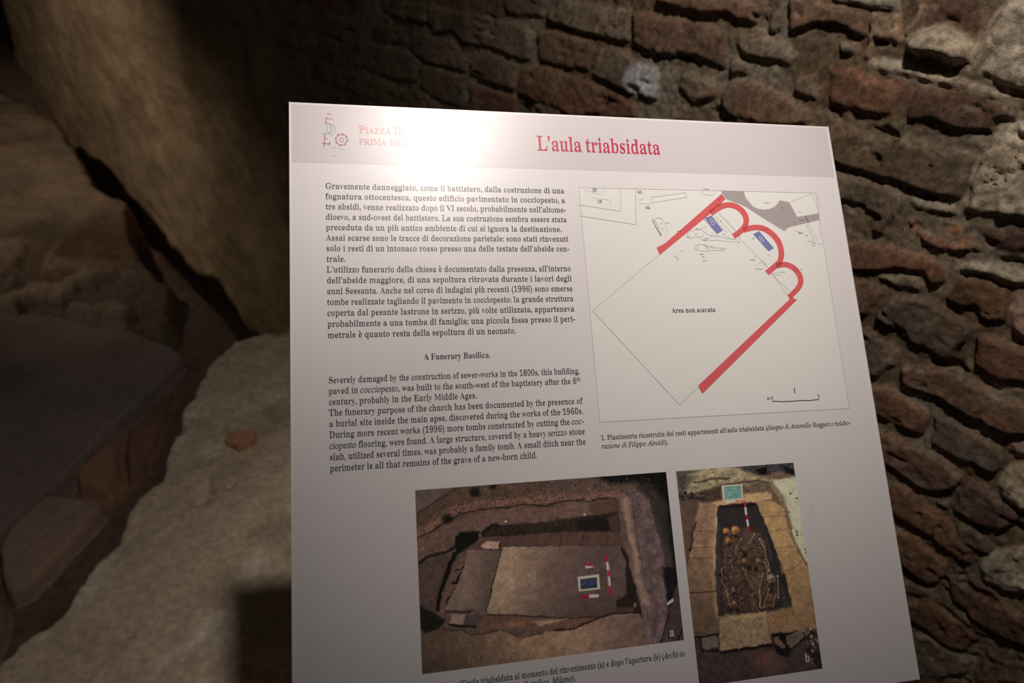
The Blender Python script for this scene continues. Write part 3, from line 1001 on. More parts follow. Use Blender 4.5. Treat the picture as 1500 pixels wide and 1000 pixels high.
SE = [(np.array(p) / 2.438 + np.array([840, 250]) - np.array([950, 270])) * 5.5556 for p in [(762, 440), (776, 450), (798, 461), (460, 797), (444, 768), (772, 458)]]
region('plan_walls', [
    [(65, 515), (135, 478), (590, 80), (625, 120), (500, 240), (90, 575)],
    band(smooth([(505, 238), (590, 178), (660, 163), (735, 188), (790, 250), (798, 315), (765, 370), (690, 425)]), 46),
    band(smooth([(770, 372), (850, 350), (925, 352), (1000, 395), (1060, 465), (1083, 545), (1075, 625), (1030, 665), (962, 722)]), 46),
    band(smooth([(1040, 662), (1110, 648), (1175, 672), (1228, 730), (1242, 790), (1222, 842), (1150, 912)]), 44),
    SE], M_PLANRED, 3, plan, Z5)['label'] = 'red walls of the plan'
for q_ in ([(455, 275), (510, 255), (605, 375), (555, 405)], [(850, 405), (900, 380), (1020, 520), (975, 545)]):
    region('plan_tomb', [q_], M_BLUE, 3, plan, Z5)
region('plan_masonry', [[(590, 50), (775, 55), (790, 110), (850, 180), (890, 198), (940, 206), (985, 200), (1020, 185), (1048, 160), (1065, 130), (1145, 145), (1180, 210), (1210, 265), (1385, 235), (1390, 290),
                         (1140, 350), (1105, 380), (1070, 360), (940, 280), (800, 190), (740, 160), (640, 125), (600, 80)]], M_GREY, 2, plan, Z5)
ln = Strokes()
ln.px([(848, 274.8), (1194.5, 282.5), (1244, 598), (878.5, 618)], 0.8, closed=True)
ln.px([(80, 400), (690, 495), (690, 150)], 1.0, Z7p); ln.px([(100, 562), (915, 690), (910, 150)], 1.2, Z7p)
ln.px([(165, 180), (280, 215), (400, 250)], .5, Z7p); ln.px([(455, 170), (445, 245)], .7, Z7p); ln.px([(260, 300), (540, 330), (540, 420)], .5, Z7p)
ln.px([(1025, 165), (1020, 320), (930, 330)], .5, Z7p); ln.px([(965, 480), (970, 380), (1150, 390)], .5, Z7p)
ln.px([(305, 300), (68, 500)], .7, Z4p); ln.px([(68, 500), (378, 835)], 1.1, Z4p); ln.px([(378, 835), (450, 770)], .8, Z4p)
ln.px([(25, 105), (300, 68), (310, 105), (28, 150)], .9, Z5, True); ln.px([(430, 50), (440, 80), (520, 90), (545, 60)], .7, Z5)
ln.px([(740, 440), (880, 580), (990, 700), (1130, 905)], .7, Z5); ln.px([(1000, 735), (1150, 870)], .7, Z5); ln.px([(450, 285), (560, 405)], .8, Z5); ln.px([(510, 252), (640, 395)], .8, Z5)
ln.px([(570, 235), (735, 405)], 1.2, Z5); ln.px([(540, 255), (690, 410)], .6, Z5)
ln.px([(310, 400), (345, 380), (470, 345)], .6, Z5); ln.px([(310, 400), (330, 440), (400, 425), (460, 460), (560, 455), (740, 475), (720, 450), (640, 440), (560, 420), (500, 420), (430, 370), (380, 370)], .8, Z5)
ln.px([(370, 525), (385, 495), (440, 488), (530, 515), (630, 522), (615, 540), (520, 535), (450, 545), (372, 530)], .9, Z5)
for k in range(26):
    x = random.uniform(330, 700); y = random.uniform(395, 455); ln.px([(x, y), (x + random.uniform(-22, 22), y + random.uniform(-12, 12))], .5, Z5)
for k in range(14):
    x = random.uniform(385, 610); y = random.uniform(498, 538); ln.px([(x, y), (x + random.uniform(-16, 16), y + random.uniform(-9, 9))], .8, Z5)
ln.px([(100, 270), (135, 330), (150, 380), (138, 460)], .6, Z5); ln.px([(1180, 370), (1260, 400), (1210, 400)], .7, Z5); ln.px([(1280, 320), (1350, 465), (1330, 490)], 1.0, Z5); ln.px([(1300, 320), (1375, 460)], .7, Z5)
ln.px([(1385, 300), (1395, 400), (1400, 440)], .8, Z5); ln.px([(1330, 480), (1360, 475), (1358, 500), (1332, 500)], .9, Z5, True); ln.px([(1145, 145), (1330, 75), (1390, 235)], .5, Z5); ln.px([(885, 650), (930, 625), (960, 665)], .7, Z5)
ln.px([(1355, 70), (1385, 130), (1400, 200)], .5, Z5); ln.px([(600, 400), (700, 460)], .6, Z5); ln.px([(990, 730), (1040, 715), (1070, 740)], .7, Z5)
ln.px([(205, 580), (240, 600), (232, 632)], 1.4, Z5); ln.px([(262, 545), (285, 540)], 1.3, Z5)
ln.make('plan_lines', M_LINE, 4, plan)
dk = Strokes()
dk.px([(30, 285), (60, 350), (100, 420)], 1.6, Z5); dk.px([(45, 280), (105, 415)], .8, Z5); dk.px([(60, 275), (100, 275)], .6, Z5)
sb = Strokes(); sb.px([(710, 822), (740, 824), (775, 823), (810, 820), (845, 820), (876, 816)], 1.9, Z4p); sb.make('scale_bar', M_DLINE, 5, plan)
sb = Strokes(); sb.px([(788, 778), (790, 792)], 2.6, Z4p); sb.px([(790, 772), (789, 780)], 1.2, Z4p); sb.make('north_arrow', M_DLINE, 5, plan)
for (x, y, w_) in [(470, 40, 50), (110, 318, 20), (160, 315, 45), (120, 360, 18), (250, 380, 40), (310, 345, 22), (400, 360, 30), (440, 425, 12), (465, 452, 45), (435, 568, 36), (450, 592, 30), (465, 622, 46), (325, 430, 25),
                   (860, 440, 30), (985, 578, 34), (870, 588, 20), (850, 615, 48), (905, 688, 70), (1090, 715, 48), (1040, 735, 24), (1250, 692, 30), (945, 368, 60), (915, 350, 16), (1060, 455, 14), (970, 150, 60), (1098, 190, 40),
                   (1100, 212, 8), (1235, 228, 30), (1245, 292, 50), (1195, 312, 22), (1240, 395, 36), (1290, 415, 30), (1320, 465, 50), (1398, 485, 36), (1050, 655, 20), (1115, 650, 16), (1020, 675, 30), (1205, 690, 40), (575, 125, 16), (590, 300, 8), (570, 165, 30)]:
    n = max(1, int(w_ / 12))
    for k in range(n):
        x0 = x - w_ / 2 + k * 12; dk.px([(x0, y + random.uniform(-3, 3)), (x0 + 6, y + random.uniform(-5, 5))], random.uniform(.8, 1.5), Z5)
dk.px([(590, 80), (625, 122)], 1.2, Z5); dk.px([(568, 175), (600, 150)], 1.0, Z5); dk.px([(720, 395), (742, 432)], 1.0, Z5); dk.px([(490, 240), (440, 285)], .6, Z5); dk.px([(1278, 258), (1300, 310)], 1.6, Z5)
dk.make('plan_level_marks', M_DLINE, 5, plan)['kind'] = 'stuff'
for (cx, cy) in [(520, 305), (920, 445)]:
    wl = Strokes()
    for (dx, dy, r) in [(-10, -12, 12), (4, 10, 14)]:
        wl.px([(cx + dx + r * math.cos(a), cy + dy + r * math.sin(a)) for a in np.linspace(0, 6.283, 9)], 1.0, Z5)
    wl.make('plan_tomb_figure', M_LETTER, 5, plan)
t = Lettering()
t.line('Area non scavata', 0.6300, 0.3640, 0.0122, 0.7130); t.make('plan_lettering', M_TEXT, 5, plan)
t = Lettering()
for s_, x, y in [('20', 868, 280.3), ('19', 875.5, 297.2), ('63', 934, 283.5), ('64', 946, 306.2)]:
    u_, v_ = uv_of(np.array([x]), np.array([y])); t = Lettering(); t.line(s_, u_[0], v_[0], 0.0075, hs=0.95); t.make('plan_number', M_TEXT, 5, plan)
for s_, x, y in [('m 0', 1123.5, 585.0), ('5', 1198, 582.5)]:
    u_, v_ = uv_of(np.array([x]), np.array([y])); t = Lettering(); t.line(s_, u_[0], v_[0], 0.0075, hs=0.95); t.make('scale_number', M_TEXT, 5, plan)


# --- the two printed photographs: pigment laid out on a fine mesh
def printed_photo(name, u0, u1, v0, v1, nu, nv, paint):
    U_, V_ = np.meshgrid(np.linspace(u0, u1, nu), np.linspace(v0, v1, nv))
    P = P_O + U_[..., None] * W * P_U + V_[..., None] * W * P_V
    X, Y, _ = project(P)
    c = paint(X, Y)
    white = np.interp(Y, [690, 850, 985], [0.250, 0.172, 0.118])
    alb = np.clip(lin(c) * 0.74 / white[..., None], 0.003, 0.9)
    G = np.stack([U_ * W, -V_ * W, 0 * U_ + 6e-5], -1)[::-1]
    m = bpy.data.materials.new(name + '_ink'); m.use_nodes = True
    b = m.node_tree.nodes['Principled BSDF']; a = m.node_tree.nodes.new('ShaderNodeAttribute'); a.attribute_name = 'pigment'
    m.node_tree.links.new(a.outputs['Color'], b.inputs['Base Color']); b.inputs['Roughness'].default_value = GLOSS; b.inputs['Specular IOR Level'].default_value = SPEC
    o = grid_mesh(name, G, m, alb[::-1], smooth=False)
    o.parent = root; o.matrix_local = LOCAL
    return o


class Canvas:
    def __init__(self, X, Y, base):
        self.X, self.Y = X, Y
        self.c = np.ones(X.shape + (3,)) * np.array(base, float)
        self.wx = X + 1.6 * fbm(X, Y, 0.12, 3, 201) + 0.8 * fbm(X, Y, 0.4, 2, 203); self.wy = Y + 1.6 * fbm(X, Y, 0.12, 3, 202) + 0.8 * fbm(X, Y, 0.4, 2, 204)

    def pts(self, pts, z):
        return np.array(pts, float) / z[2] + np.array(z[:2]) if z else np.array(pts, float)

    def mix(self, k, col):
        k = np.clip(k, 0, 1)[..., None]; self.c = self.c * (1 - k) + np.asarray(col, float) * k

    def poly(self, pts, z, col, soft=1.0, clean=False, alpha=1.0, grain=0.0, gf=0.5):
        P = pts if z is None else self.pts(pts, z)
        x, y = (self.X, self.Y) if clean else (self.wx, self.wy)
        k = sstep(soft, -soft, sdf_poly(x, y, P)) * alpha
        col = np.asarray(col, float)
        if grain: col = col * (1 + grain * fbm(self.X, self.Y, gf, 3, int(P[0][0]) + 5)[..., None])
        self.mix(k, col)

    def line(self, pts, z, w, col, soft=0.7, clean=False, alpha=1.0):
        P = np.asarray(pts, float) if z is None else self.pts(pts, z)
        x, y = (self.X, self.Y) if clean else (self.wx, self.wy)
        self.mix(sstep(w / 2 + soft, w / 2 - soft, dist_line(x, y, P)) * alpha, col)

    def dot(self, p, z, r, col, soft=0.8, alpha=1.0):
        P = self.pts([p], z)[0]
        self.mix(sstep(r + soft, r - soft, np.hypot(self.X - P[0], self.Y - P[1])) * alpha, col)


def j(*parts):
    out = []
    for z, pts in parts: out += [tuple(np.array(p, float) / z[2] + np.array(z[:2])) for p in pts]
    return np.array(out)


A1 = (600, 690, 6.25); A2 = (800, 680, 5.881); A3 = (600, 840, 6.2476); A4 = (800, 830, 5.881)
B1 = (980, 670, 5.882); B2 = (990, 830, 5.882)


def paint_a(X, Y):
    k = Canvas(X, Y, (76, 61, 55))
    X_, Y_ = X, Y
    g = fbm(X, Y, 0.35, 4, 301, .65)
    # bank at the back with grains
    k.poly(j((A1, [(40, 150), (1260, 60), (1260, 300), (900, 320), (640, 350), (440, 400), (60, 620)])), None, (74, 58, 49), 2)
    k.c *= (1 + 0.22 * g[..., None])
    k.poly([(40, 150), (450, 120), (330, 200), (60, 400)], A1, (82, 70, 66), 2)
    k.line([(60, 400), (330, 215), (460, 130)], A1, 3, (60, 46, 42), 2)
    k.poly(j((A2, [(380, 90), (1060, 40), (1130, 1000), (1040, 700), (900, 300), (760, 150), (560, 170)])), None, (17, 18, 17), 5)
    k.poly(j((A2, [(720, 150), (900, 170), (1040, 330), (1060, 560), (1110, 1000), (1040, 1000), (1000, 780), (920, 560), (880, 330)])), None, (52, 47, 46), 5, alpha=.75)
    rs = np.random.RandomState(4)
    for n in range(150):
        x, y = rs.uniform(560, 1080), rs.uniform(150, 560)
        if x + y * .3 < 700: continue
        a = rs.uniform(.3, 1.3); L = rs.uniform(15, 45); cc = rs.uniform(30, 92)
        k.line([(x, y), (x + L * math.cos(a) * rs.choice([-1, 1]) * .6, y + L * math.sin(a))], A2, .5, (cc, cc * .88, cc * .82), .7, alpha=.55)
    # stones along the upper break
    brk = j((A1, [(60, 590), (180, 520), (320, 430), (440, 350), (520, 345), (660, 315), (760, 300), (900, 295), (1000, 285), (1130, 270)]), (A2, [(60, 290), (190, 290), (370, 290), (470, 275), (620, 265)]))
    d = dist_line(k.wx, k.wy, brk)
    k.mix(sstep(12, 3, d) * (0.45 + 0.6 * sstep(-.1, .4, fbm(X, Y, .45, 2, 311))), (108, 80, 69))
    low = j((A1, [(60, 620), (200, 550), (330, 460), (450, 405), (540, 375), (660, 350), (800, 330), (900, 330), (1030, 305), (1200, 320)]), (A2, [(0, 360), (120, 320), (250, 310), (380, 320), (440, 295), (600, 290)]))
    k.line(low, None, 2.4, (30, 24, 20), 1.6, alpha=.85)
    for n in range(170):
        t_ = rs.uniform(0, len(brk) - 1.01); i = int(t_); p = brk[i] + (brk[i + 1] - brk[i]) * (t_ - i)
        q = p + rs.normal(0, 5, 2) + np.array([0, -2]); cc = rs.choice([38, 50, 100, 120])
        k.mix(sstep(2.0, .6, np.hypot(X - q[0], (Y - q[1]) * 1.3)) * .7, (cc, cc * .74, cc * .64))
    for n in range(420):
        x, y = rs.uniform(690, 960), rs.uniform(700, 735)
        cc = rs.choice([36, 44, 98, 108]); k.mix(sstep(1.5, .4, np.hypot(X - x, Y - y)) * .5, (cc, cc * .80, cc * .68))
    k.dot((600, 190), A1, 7, (26, 22, 18), 3); k.dot((760, 135), A1, 5, (30, 25, 20), 3); k.dot((345, 440), A1, 7, (28, 26, 20), 4)
    # terrace
    terr = j((A1, [(60, 650), (330, 500), (540, 400), (900, 350), (1260, 340)]), (A2, [(200, 340), (620, 300), (640, 400), (440, 440), (0, 490)]), (A1, [(1010, 470), (820, 490), (640, 560), (420, 660), (330, 740), (80, 820)]))
    k.poly(terr, None, (88, 69, 62), 2, grain=.13, gf=.25)
    k.poly(j((A2, [(380, 330), (640, 290), (640, 400), (440, 440), (370, 390)])), None, (66, 51, 42), 4, alpha=.7)
    # pit wall shadow
    k.poly(j((A1, [(640, 600), (700, 560), (830, 490), (1000, 480), (1250, 465)]), (A2, [(300, 450), (620, 410), (640, 560), (530, 580), (150, 580), (0, 590)]), (A1, [(900, 600)])), None, (46, 37, 31), 2, grain=.4, gf=.45)
    k.poly(j((A2, [(270, 470), (520, 440), (620, 410), (630, 560), (520, 580), (280, 570)])), None, (34, 27, 24), 4)
    k.poly(j((A2, [(530, 450), (630, 420), (635, 640), (560, 600)])), None, (66, 52, 42), 4)
    k.poly([(420, 600), (470, 560), (640, 545), (645, 620), (560, 680), (430, 765), (400, 850), (330, 1010), (290, 1010), (350, 830), (420, 740)], A1, (20, 21, 17), 2.5)
    k.line([(660, 570), (760, 500), (810, 500)], A1, 6, (32, 25, 24), 2)
    k.line([(80, 840), (200, 770), (330, 740), (420, 690)], A1, 4, (30, 24, 21), 2)
    # strip of paving behind the slab
    k.poly(j((A1, [(560, 700), (640, 630), (820, 600), (1250, 575)]), (A2, [(0, 590), (530, 585), (640, 640), (650, 700), (0, 705)]), (A1, [(820, 700)])), None, (74, 57, 51), 1.5)
    for a_, b_ in [((135, 590), (120, 700)), ((325, 600), (300, 695)), ((530, 600), (520, 695))]: k.line([a_, b_], A2, 1, (44, 33, 30))
    # left ground
    k.poly(j((A1, [(70, 870), (330, 765), (380, 790), (310, 1000)]), (A3, [(320, 0), (255, 220), (250, 380), (90, 290), (80, 0)])), None, (72, 57, 54), 2, grain=.15, gf=.2)
    k.poly(j((A1, [(400, 840), (520, 760), (470, 1000), (370, 1000)]), (A3, [(460, 0), (330, 240), (300, 380), (270, 330), (340, 60)])), None, (84, 66, 61), 1.5, grain=.2)
    k.line(j((A1, [(410, 760), (370, 850), (330, 1000)]), (A3, [(310, 100), (275, 200), (260, 330)])), None, 5.5, (22, 19, 17), 1.5)
    k.line(j((A1, [(505, 850), (470, 905), (420, 905)])), None, 2, (26, 20, 20)); k.line(j((A3, [(470, 0), (430, 80), (395, 85)])), None, 3.4, (26, 20, 20)); k.line(j((A3, [(360, 220), (345, 270)])), None, 2.5, (34, 26, 25))
    k.poly([(90, 285), (250, 375), (330, 430), (260, 510), (130, 545), (95, 500)], A3, (27, 28, 24), 2.5)
    # the slabs
    left = j((A1, [(525, 722), (815, 718), (835, 760), (765, 1000)]), (A3, [(775, 0), (740, 190), (702, 345), (660, 365), (560, 322), (350, 345), (325, 320), (365, 250), (480, 0)]), (A1, [(475, 1000)]))
    main = j((A1, [(853, 692), (1250, 688)]), (A2, [(0, 702), (632, 702), (682, 850), (690, 1000)]), (A4, [(692, 235), (605, 290), (592, 392), (430, 430), (200, 440), (0, 432)]), (A3, [(1250, 400), (705, 362), (745, 190), (782, 0)]), (A1, [(772, 1000)]))
    gx = np.interp(X, [650, 690, 722], [110, 100, 80]); lc = np.stack([gx, gx * .845, gx * .765], -1) * (1 + .07 * fbm(X, Y, .09, 4, 331)[..., None]) * np.interp(Y, [800, 900], [1.03, .9])[..., None]
    kk = sstep(.8, -.8, sdf_poly(k.wx, k.wy, left)); k.mix(kk, lc)
    gx = np.interp(X + .12 * (Y - 850), [715, 745, 775, 800, 830, 880], [120, 122, 108, 94, 84, 76]); gg = np.interp(X, [720, 800, 860], [.86, .83, .81])
    mc = np.stack([gx, gx * gg, gx * np.interp(X, [720, 800, 860], [.71, .745, .775])], -1) * (1 + .06 * fbm(X, Y, .08, 4, 332)[..., None] + .04 * fbm(X, Y, .5, 2, 333)[..., None]) * np.interp(Y, [800, 860, 905], [1.03, 1.0, .9])[..., None]
    kk = sstep(.8, -.8, sdf_poly(k.wx, k.wy, main)); k.mix(kk, mc)
    k.line(j((A1, [(850, 700), (815, 830), (770, 1000)]), (A3, [(778, 10), (742, 190), (702, 350)])), None, 1.3, (38, 29, 25), .8)
    k.line(j((A1, [(860, 690), (1250, 686)]), (A2, [(0, 700), (630, 700)])), None, .8, (58, 44, 38), .7)
    k.line(j((A3, [(335, 345), (470, 355), (560, 345)])), None, 2, (36, 28, 28)); k.line(j((A3, [(705, 370), (1250, 396)]), (A4, [(0, 436), (250, 444), (430, 430)])), None, 2.2, (50, 37, 31), 1)
    k.poly([(650, 688), (705, 645), (825, 643), (820, 708), (690, 714)], A1, (138, 110, 100), .8, grain=.08); k.line([(690, 716), (820, 712), (835, 655)], A1, 1.6, (40, 30, 28))
    # shadow at the right end
    k.poly(j((A2, [(635, 705), (690, 745), (760, 1000)]), (A4, [(762, 130), (800, 260), (835, 410), (735, 392), (600, 385), (605, 292), (690, 240), (690, 0)]), (A2, [(690, 850)])), None, (40, 30, 26), 1.5)
    k.poly(j((A4, [(610, 345), (760, 345), (760, 395), (600, 392)])), None, (64, 49, 43), 2); k.poly([(752, 305), (775, 315), (775, 350), (755, 350)], A4, (98, 80, 70), 1)
    # standing wall at right
    wallp = j((A2, [(640, 290), (700, 250), (760, 210), (880, 310), (940, 520), (1010, 780), (1040, 1000)]), (A4, [(1050, 200), (1040, 450), (985, 660), (875, 670), (835, 440), (795, 260), (765, 130), (720, 0)]), (A2, [(720, 800), (650, 640), (630, 400)]))
    k.poly(wallp, None, (84, 70, 69), 2, grain=.22, gf=.14)
    k.line(j((A2, [(680, 300), (720, 560), (770, 760), (790, 1000)]), (A4, [(800, 120), (850, 300)])), None, 9, (120, 100, 86), 5, alpha=.8)
    k.line(j((A2, [(740, 300), (780, 640), (830, 900)])), None, 2, (66, 53, 50), 1.5, alpha=.8); k.line(j((A2, [(660, 420), (690, 640), (740, 760)])), None, 2, (70, 55, 48), 1.5, alpha=.8)
    k.line(j((A2, [(860, 620), (900, 1000)]), (A4, [(900, 200), (950, 400), (930, 600)])), None, 6, (70, 58, 62), 5, alpha=.6)
    k.poly(j((A4, [(1000, 0), (1120, 0), (1140, 130), (1090, 280), (1050, 400), (1040, 250)])), None, (24, 23, 24), 3)
    k.poly([(1050, 420), (1130, 130), (1200, 640), (985, 665), (1030, 540)], A4, (57, 47, 49), 1.5, grain=.15); k.line([(985, 660), (1040, 480), (1060, 400)], A4, 2, (24, 20, 22)); k.line([(1130, 640), (1170, 540)], A4, 3, (28, 24, 26))
    for n in range(260):
        y = rs.uniform(240, 1500); x = 700 + (y - 240) * .17 + rs.uniform(-60, 200); L = rs.uniform(10, 60); cc = rs.choice([44, 56, 104, 118])
        k.line([(x, y), (x + L * .22 + rs.uniform(-6, 6), y + L)], A2, .4, (cc, cc * .86, cc * .82), .9, alpha=.4)
    for n in range(300):
        x, y = rs.uniform(640, 970), rs.uniform(695, 735); L = rs.uniform(.6, 3); a = rs.uniform(0, 3.1); cc = rs.choice([30, 36, 42, 96])
        k.line([(x, y), (x + L * math.cos(a), y + L * math.sin(a))], None, .5, (cc, cc * .8, cc * .7), .6, alpha=.5)
    k.poly([(1035, 315), (1090, 268), (1102, 290), (1045, 334)], A4, (128, 126, 124), .7, True)
    # front strip and stones
    k.poly(j((A3, [(690, 385), (1312, 410)]), (A4, [(230, 450), (430, 435), (240, 530), (0, 545)]), (A3, [(1000, 510), (700, 500), (560, 480)])), None, (82, 63, 53), 1.5, grain=.15)
    k.poly([(880, 430), (1060, 440), (1040, 490), (880, 490)], A3, (106, 76, 58), 3, alpha=.8); k.poly(j((A3, [(1120, 440), (1312, 420)]), (A4, [(180, 450), (20, 490)]), (A3, [(1200, 480)])), None, (132, 112, 92), 2.5, alpha=.75)
    k.poly([(365, 455), (380, 378), (515, 362), (492, 462)], A3, (108, 89, 79), 1, grain=.1); k.poly([(498, 460), (512, 392), (640, 368), (690, 400), (600, 475)], A3, (63, 55, 55), 1.2); k.line([(370, 470), (500, 480), (600, 485)], A3, 3.5, (26, 21, 20), 1.5)
    # front bank
    bank = j((A3, [(100, 560), (300, 512), (480, 520), (690, 560), (850, 520), (1000, 575), (1200, 550)]), (A4, [(0, 560), (230, 535), (380, 470), (560, 402), (800, 402), (840, 470), (900, 700), (0, 830)]), (A3, [(100, 960)]))
    bx = np.interp(X, [615, 660, 720, 780, 850, 900, 950], [72, 78, 92, 112, 112, 94, 84])
    bc = np.stack([bx, bx * .815, bx * np.interp(X, [620, 800, 950], [.70, .655, .75])], -1) * (1 + .12 * fbm(X, Y, .16, 4, 341)[..., None] + .06 * g[..., None]) * np.interp(Y, [905, 945, 985], [1.03, 1, .82])[..., None]
    k.mix(sstep(1.5, -1.5, sdf_poly(k.wx, k.wy, bank)), bc)
    k.line(j((A3, [(300, 510), (480, 515), (560, 560), (690, 545), (850, 512), (1010, 585), (1220, 545)])), None, 1.6, (46, 35, 29), 1.2, alpha=.8)
    k.line(j((A4, [(60, 545), (230, 535), (380, 468), (560, 400), (800, 398), (835, 440)])), None, 2.2, (34, 25, 22), 1)
    # finds board, arrow and ranging rods
    k.poly([(270, 87), (455, 65), (466, 190), (284, 211)], A4, (180, 142, 116), .6, True); k.poly([(292, 107), (437, 88), (443, 178), (297, 194)], A4, (42, 45, 58), .6, True)
    for seg in [[(308, 120), (312, 155), (325, 158), (330, 118)], [(350, 115), (345, 155)], [(402, 108), (378, 112), (380, 130), (398, 130), (398, 148), (376, 150)], [(412, 106), (428, 106), (420, 124), (430, 140), (412, 148)]]:
        k.line(seg, A4, .5, (78, 98, 140), .7, True, .9)
    k.poly([(338, 872), (420, 882), (344, 895)], A2, (218, 200, 190), .6, True); k.poly([(338, 850), (388, 858), (415, 878), (340, 874)], A2, (140, 28, 36), .6, True)
    k.poly([(300, 247), (370, 240), (372, 268), (305, 272)], A4, (126, 24, 34), .6, True); k.poly([(372, 242), (452, 235), (452, 260), (374, 266)], A4, (200, 184, 168), .6, True)
    rod = [((A2, 520, 788), (A2, 526, 846), 0), ((A2, 527, 848), (A2, 534, 912), 1), ((A2, 535, 914), (A2, 541, 966), 0), ((A2, 541, 968), (A4, 534, 32), 1), ((A4, 534, 33), (A4, 541, 88), 0), ((A4, 541, 90), (A4, 548, 168), 1), ((A4, 549, 170), (A4, 556, 238), 0)]
    for a_, b_, w_ in rod: k.line(j((a_[0], [a_[1:]]), (b_[0], [b_[1:]])), None, 3.0, (196, 182, 166) if w_ else (136, 24, 36), .6, True)
    k.dot((330, 432), A2, 1.2, (200, 170, 160)); k.dot((880, 460), A1, 1.4, (215, 190, 180)); k.dot((120, 700), A1, 1.0, (150, 130, 90))
    k.line([(650, 565), (645, 630)], A1, 1.2, (110, 100, 90), .8)
    gm = k.c.mean(-1, keepdims=True); k.c = (gm + (k.c - gm) * .85) * np.interp(Y, [700, 800, 950], [.97, .94, .90])[..., None]
    k.c *= 1 + .16 * fbm(X, Y, .55, 3, 351, .7)[..., None] + .08 * fbm(X, Y, .12, 2, 352)[..., None]
    k.c = 108 * (np.clip(k.c, 1, 255) / 108) ** 1.28
    return np.clip(k.c, 6, 240)


def paint_b(X, Y):
    k = Canvas(X, Y, (92, 74, 57))
    g = fbm(X, Y, .4, 3, 401, .65)
    k.c *= (1 + .12 * g[..., None])
    rs = np.random.RandomState(9)
    # rubble at the head
    k.poly([(50, 100), (560, 80), (720, 150), (900, 190), (880, 260), (640, 240), (450, 240), (90, 350)], B1, (116, 106, 82), 3, grain=.25, gf=.22)
    k.poly([(50, 100), (230, 120), (170, 240), (90, 340)], B1, (66, 62, 55), 6, grain=.3, gf=.3)
    k.line([(220, 215), (420, 180), (470, 175), (520, 185)], B1, 2.2, (50, 44, 36), 1.5); k.line([(450, 240), (620, 215), (760, 200), (860, 220)], B1, 3, (66, 54, 44), 2); k.line([(160, 150), (420, 110), (620, 100)], B1, 3, (140, 128, 98), 3, alpha=.7)
    k.poly([(85, 320), (260, 300), (450, 250), (455, 350), (360, 380), (100, 370)], B1, (64, 52, 45), 3, grain=.3)
    for n in range(40): k.dot((rs.uniform(85, 300), rs.uniform(300, 370)), B1, rs.uniform(.8, 2.2), rs.choice([20, 26, 84]) * np.array([1, .9, .8]), 1, .8)
    k.poly([(640, 260), (760, 215), (900, 230), (890, 310), (650, 320)], B1, (88, 74, 62), 4, grain=.25)
    k.poly([(580, 82), (840, 50), (1080, 38), (1095, 165), (950, 118), (850, 145), (780, 150), (690, 130)], B1, (54, 54, 56), 2.5, grain=.35, gf=.25)
    k.poly([(750, 105), (840, 70), (845, 140), (780, 148)], B1, (18, 18, 18), 2); k.poly([(980, 70), (1075, 100), (1085, 155), (1000, 120)], B1, (24, 24, 26), 2)
    k.poly([(870, 200), (1100, 160), (1150, 500), (1230, 950), (1130, 840), (1040, 660), (1000, 440), (910, 290)], B1, (146, 143, 120), 2.5, grain=.07, gf=.1)
    k.line([(885, 215), (930, 300), (960, 330), (1000, 430), (1040, 600)], B1, 7, (92, 80, 62), 3, alpha=.8)
    for p in [(1100, 640), (1105, 665), (1175, 790), (1180, 820), (1045, 310), (1100, 350), (1030, 470)]: k.dot(p, B1, 1.5, (62, 54, 44), 1)
    # left side
    k.poly(j((B1, [(90, 360), (270, 365), (205, 640), (180, 880)]), (B2, [(100, 100), (90, -40), (50, -500)])), None, (80, 63, 54), 2, grain=.15)
    ls = j((B1, [(258, 380), (425, 398), (415, 700), (395, 1000)]), (B2, [(330, 20), (340, 230), (372, 430), (372, 585), (165, 605), (100, 0)]), (B1, [(180, 870), (205, 640)]))
    kk = sstep(1, -1, sdf_poly(k.wx, k.wy, ls)); lx = np.interp(Y, [730, 800, 860, 930], [116, 116, 100, 82])
    k.mix(kk, np.stack([lx, lx * .79, lx * .615], -1) * (1 + .12 * fbm(X, Y, .15, 3, 411)[..., None]))
    pale = j((B1, [(418, 400), (408, 560), (398, 700), (385, 800), (392, 950)]))
    k.line(pale, None, 4, (150, 128, 96), 3, alpha=.8)
    for n in range(70):
        i = rs.randint(0, 4); t_ = rs.rand(); p = pale[i] * (1 - t_) + pale[i + 1] * t_
        k.line([p - np.array([rs.uniform(2, 14), 0]), p], None, .5, (140, 118, 90), .7, alpha=.5)
    k.line(j((B2, [(318, 60), (335, 120), (345, 330), (355, 420)])), None, 5, (142, 122, 78), 4, alpha=.7)
    for s_ in [[(210, 632), (405, 636)], [(195, 772), (395, 770)], [(172, 872), (290, 862), (390, 866)]]: k.line(s_, B1, .8, (66, 50, 40), .9, alpha=.7)
    k.line([(122, 226), (250, 214), (345, 206)], B2, 1.4, (38, 28, 24), .8); k.poly([(165, 790), (190, 770), (192, 810), (170, 812)], B1, (30, 24, 22), 1); k.poly([(185, 835), (208, 838), (210, 865), (188, 865)], B1, (130, 112, 95), 1); k.line([(235, 560), (205, 640), (185, 780)], B1, 2, (44, 34, 30), 1.2)
    # head plank
    k.poly([(355, 385), (470, 375), (640, 350), (860, 330), (880, 300), (890, 350), (740, 385), (420, 410)], B1, (150, 122, 90), 1.5, grain=.1); k.poly([(640, 315), (850, 295), (870, 340), (660, 360)], B1, (140, 116, 84), 2)
    k.line([(500, 385), (570, 378)], B1, 1.6, (190, 165, 150)); k.line([(575, 377), (660, 372)], B1, 1.6, (150, 60, 50))
    # the pit
    pit = j((B1, [(418, 412), (752, 382), (812, 520), (915, 780), (972, 1000)]), (B2, [(945, 60), (1002, 330), (780, 382), (368, 424), (352, 200), (342, 0)]), (B1, [(402, 980), (410, 700)]))
    k.poly(pit, None, (42, 37, 38), 1.2)
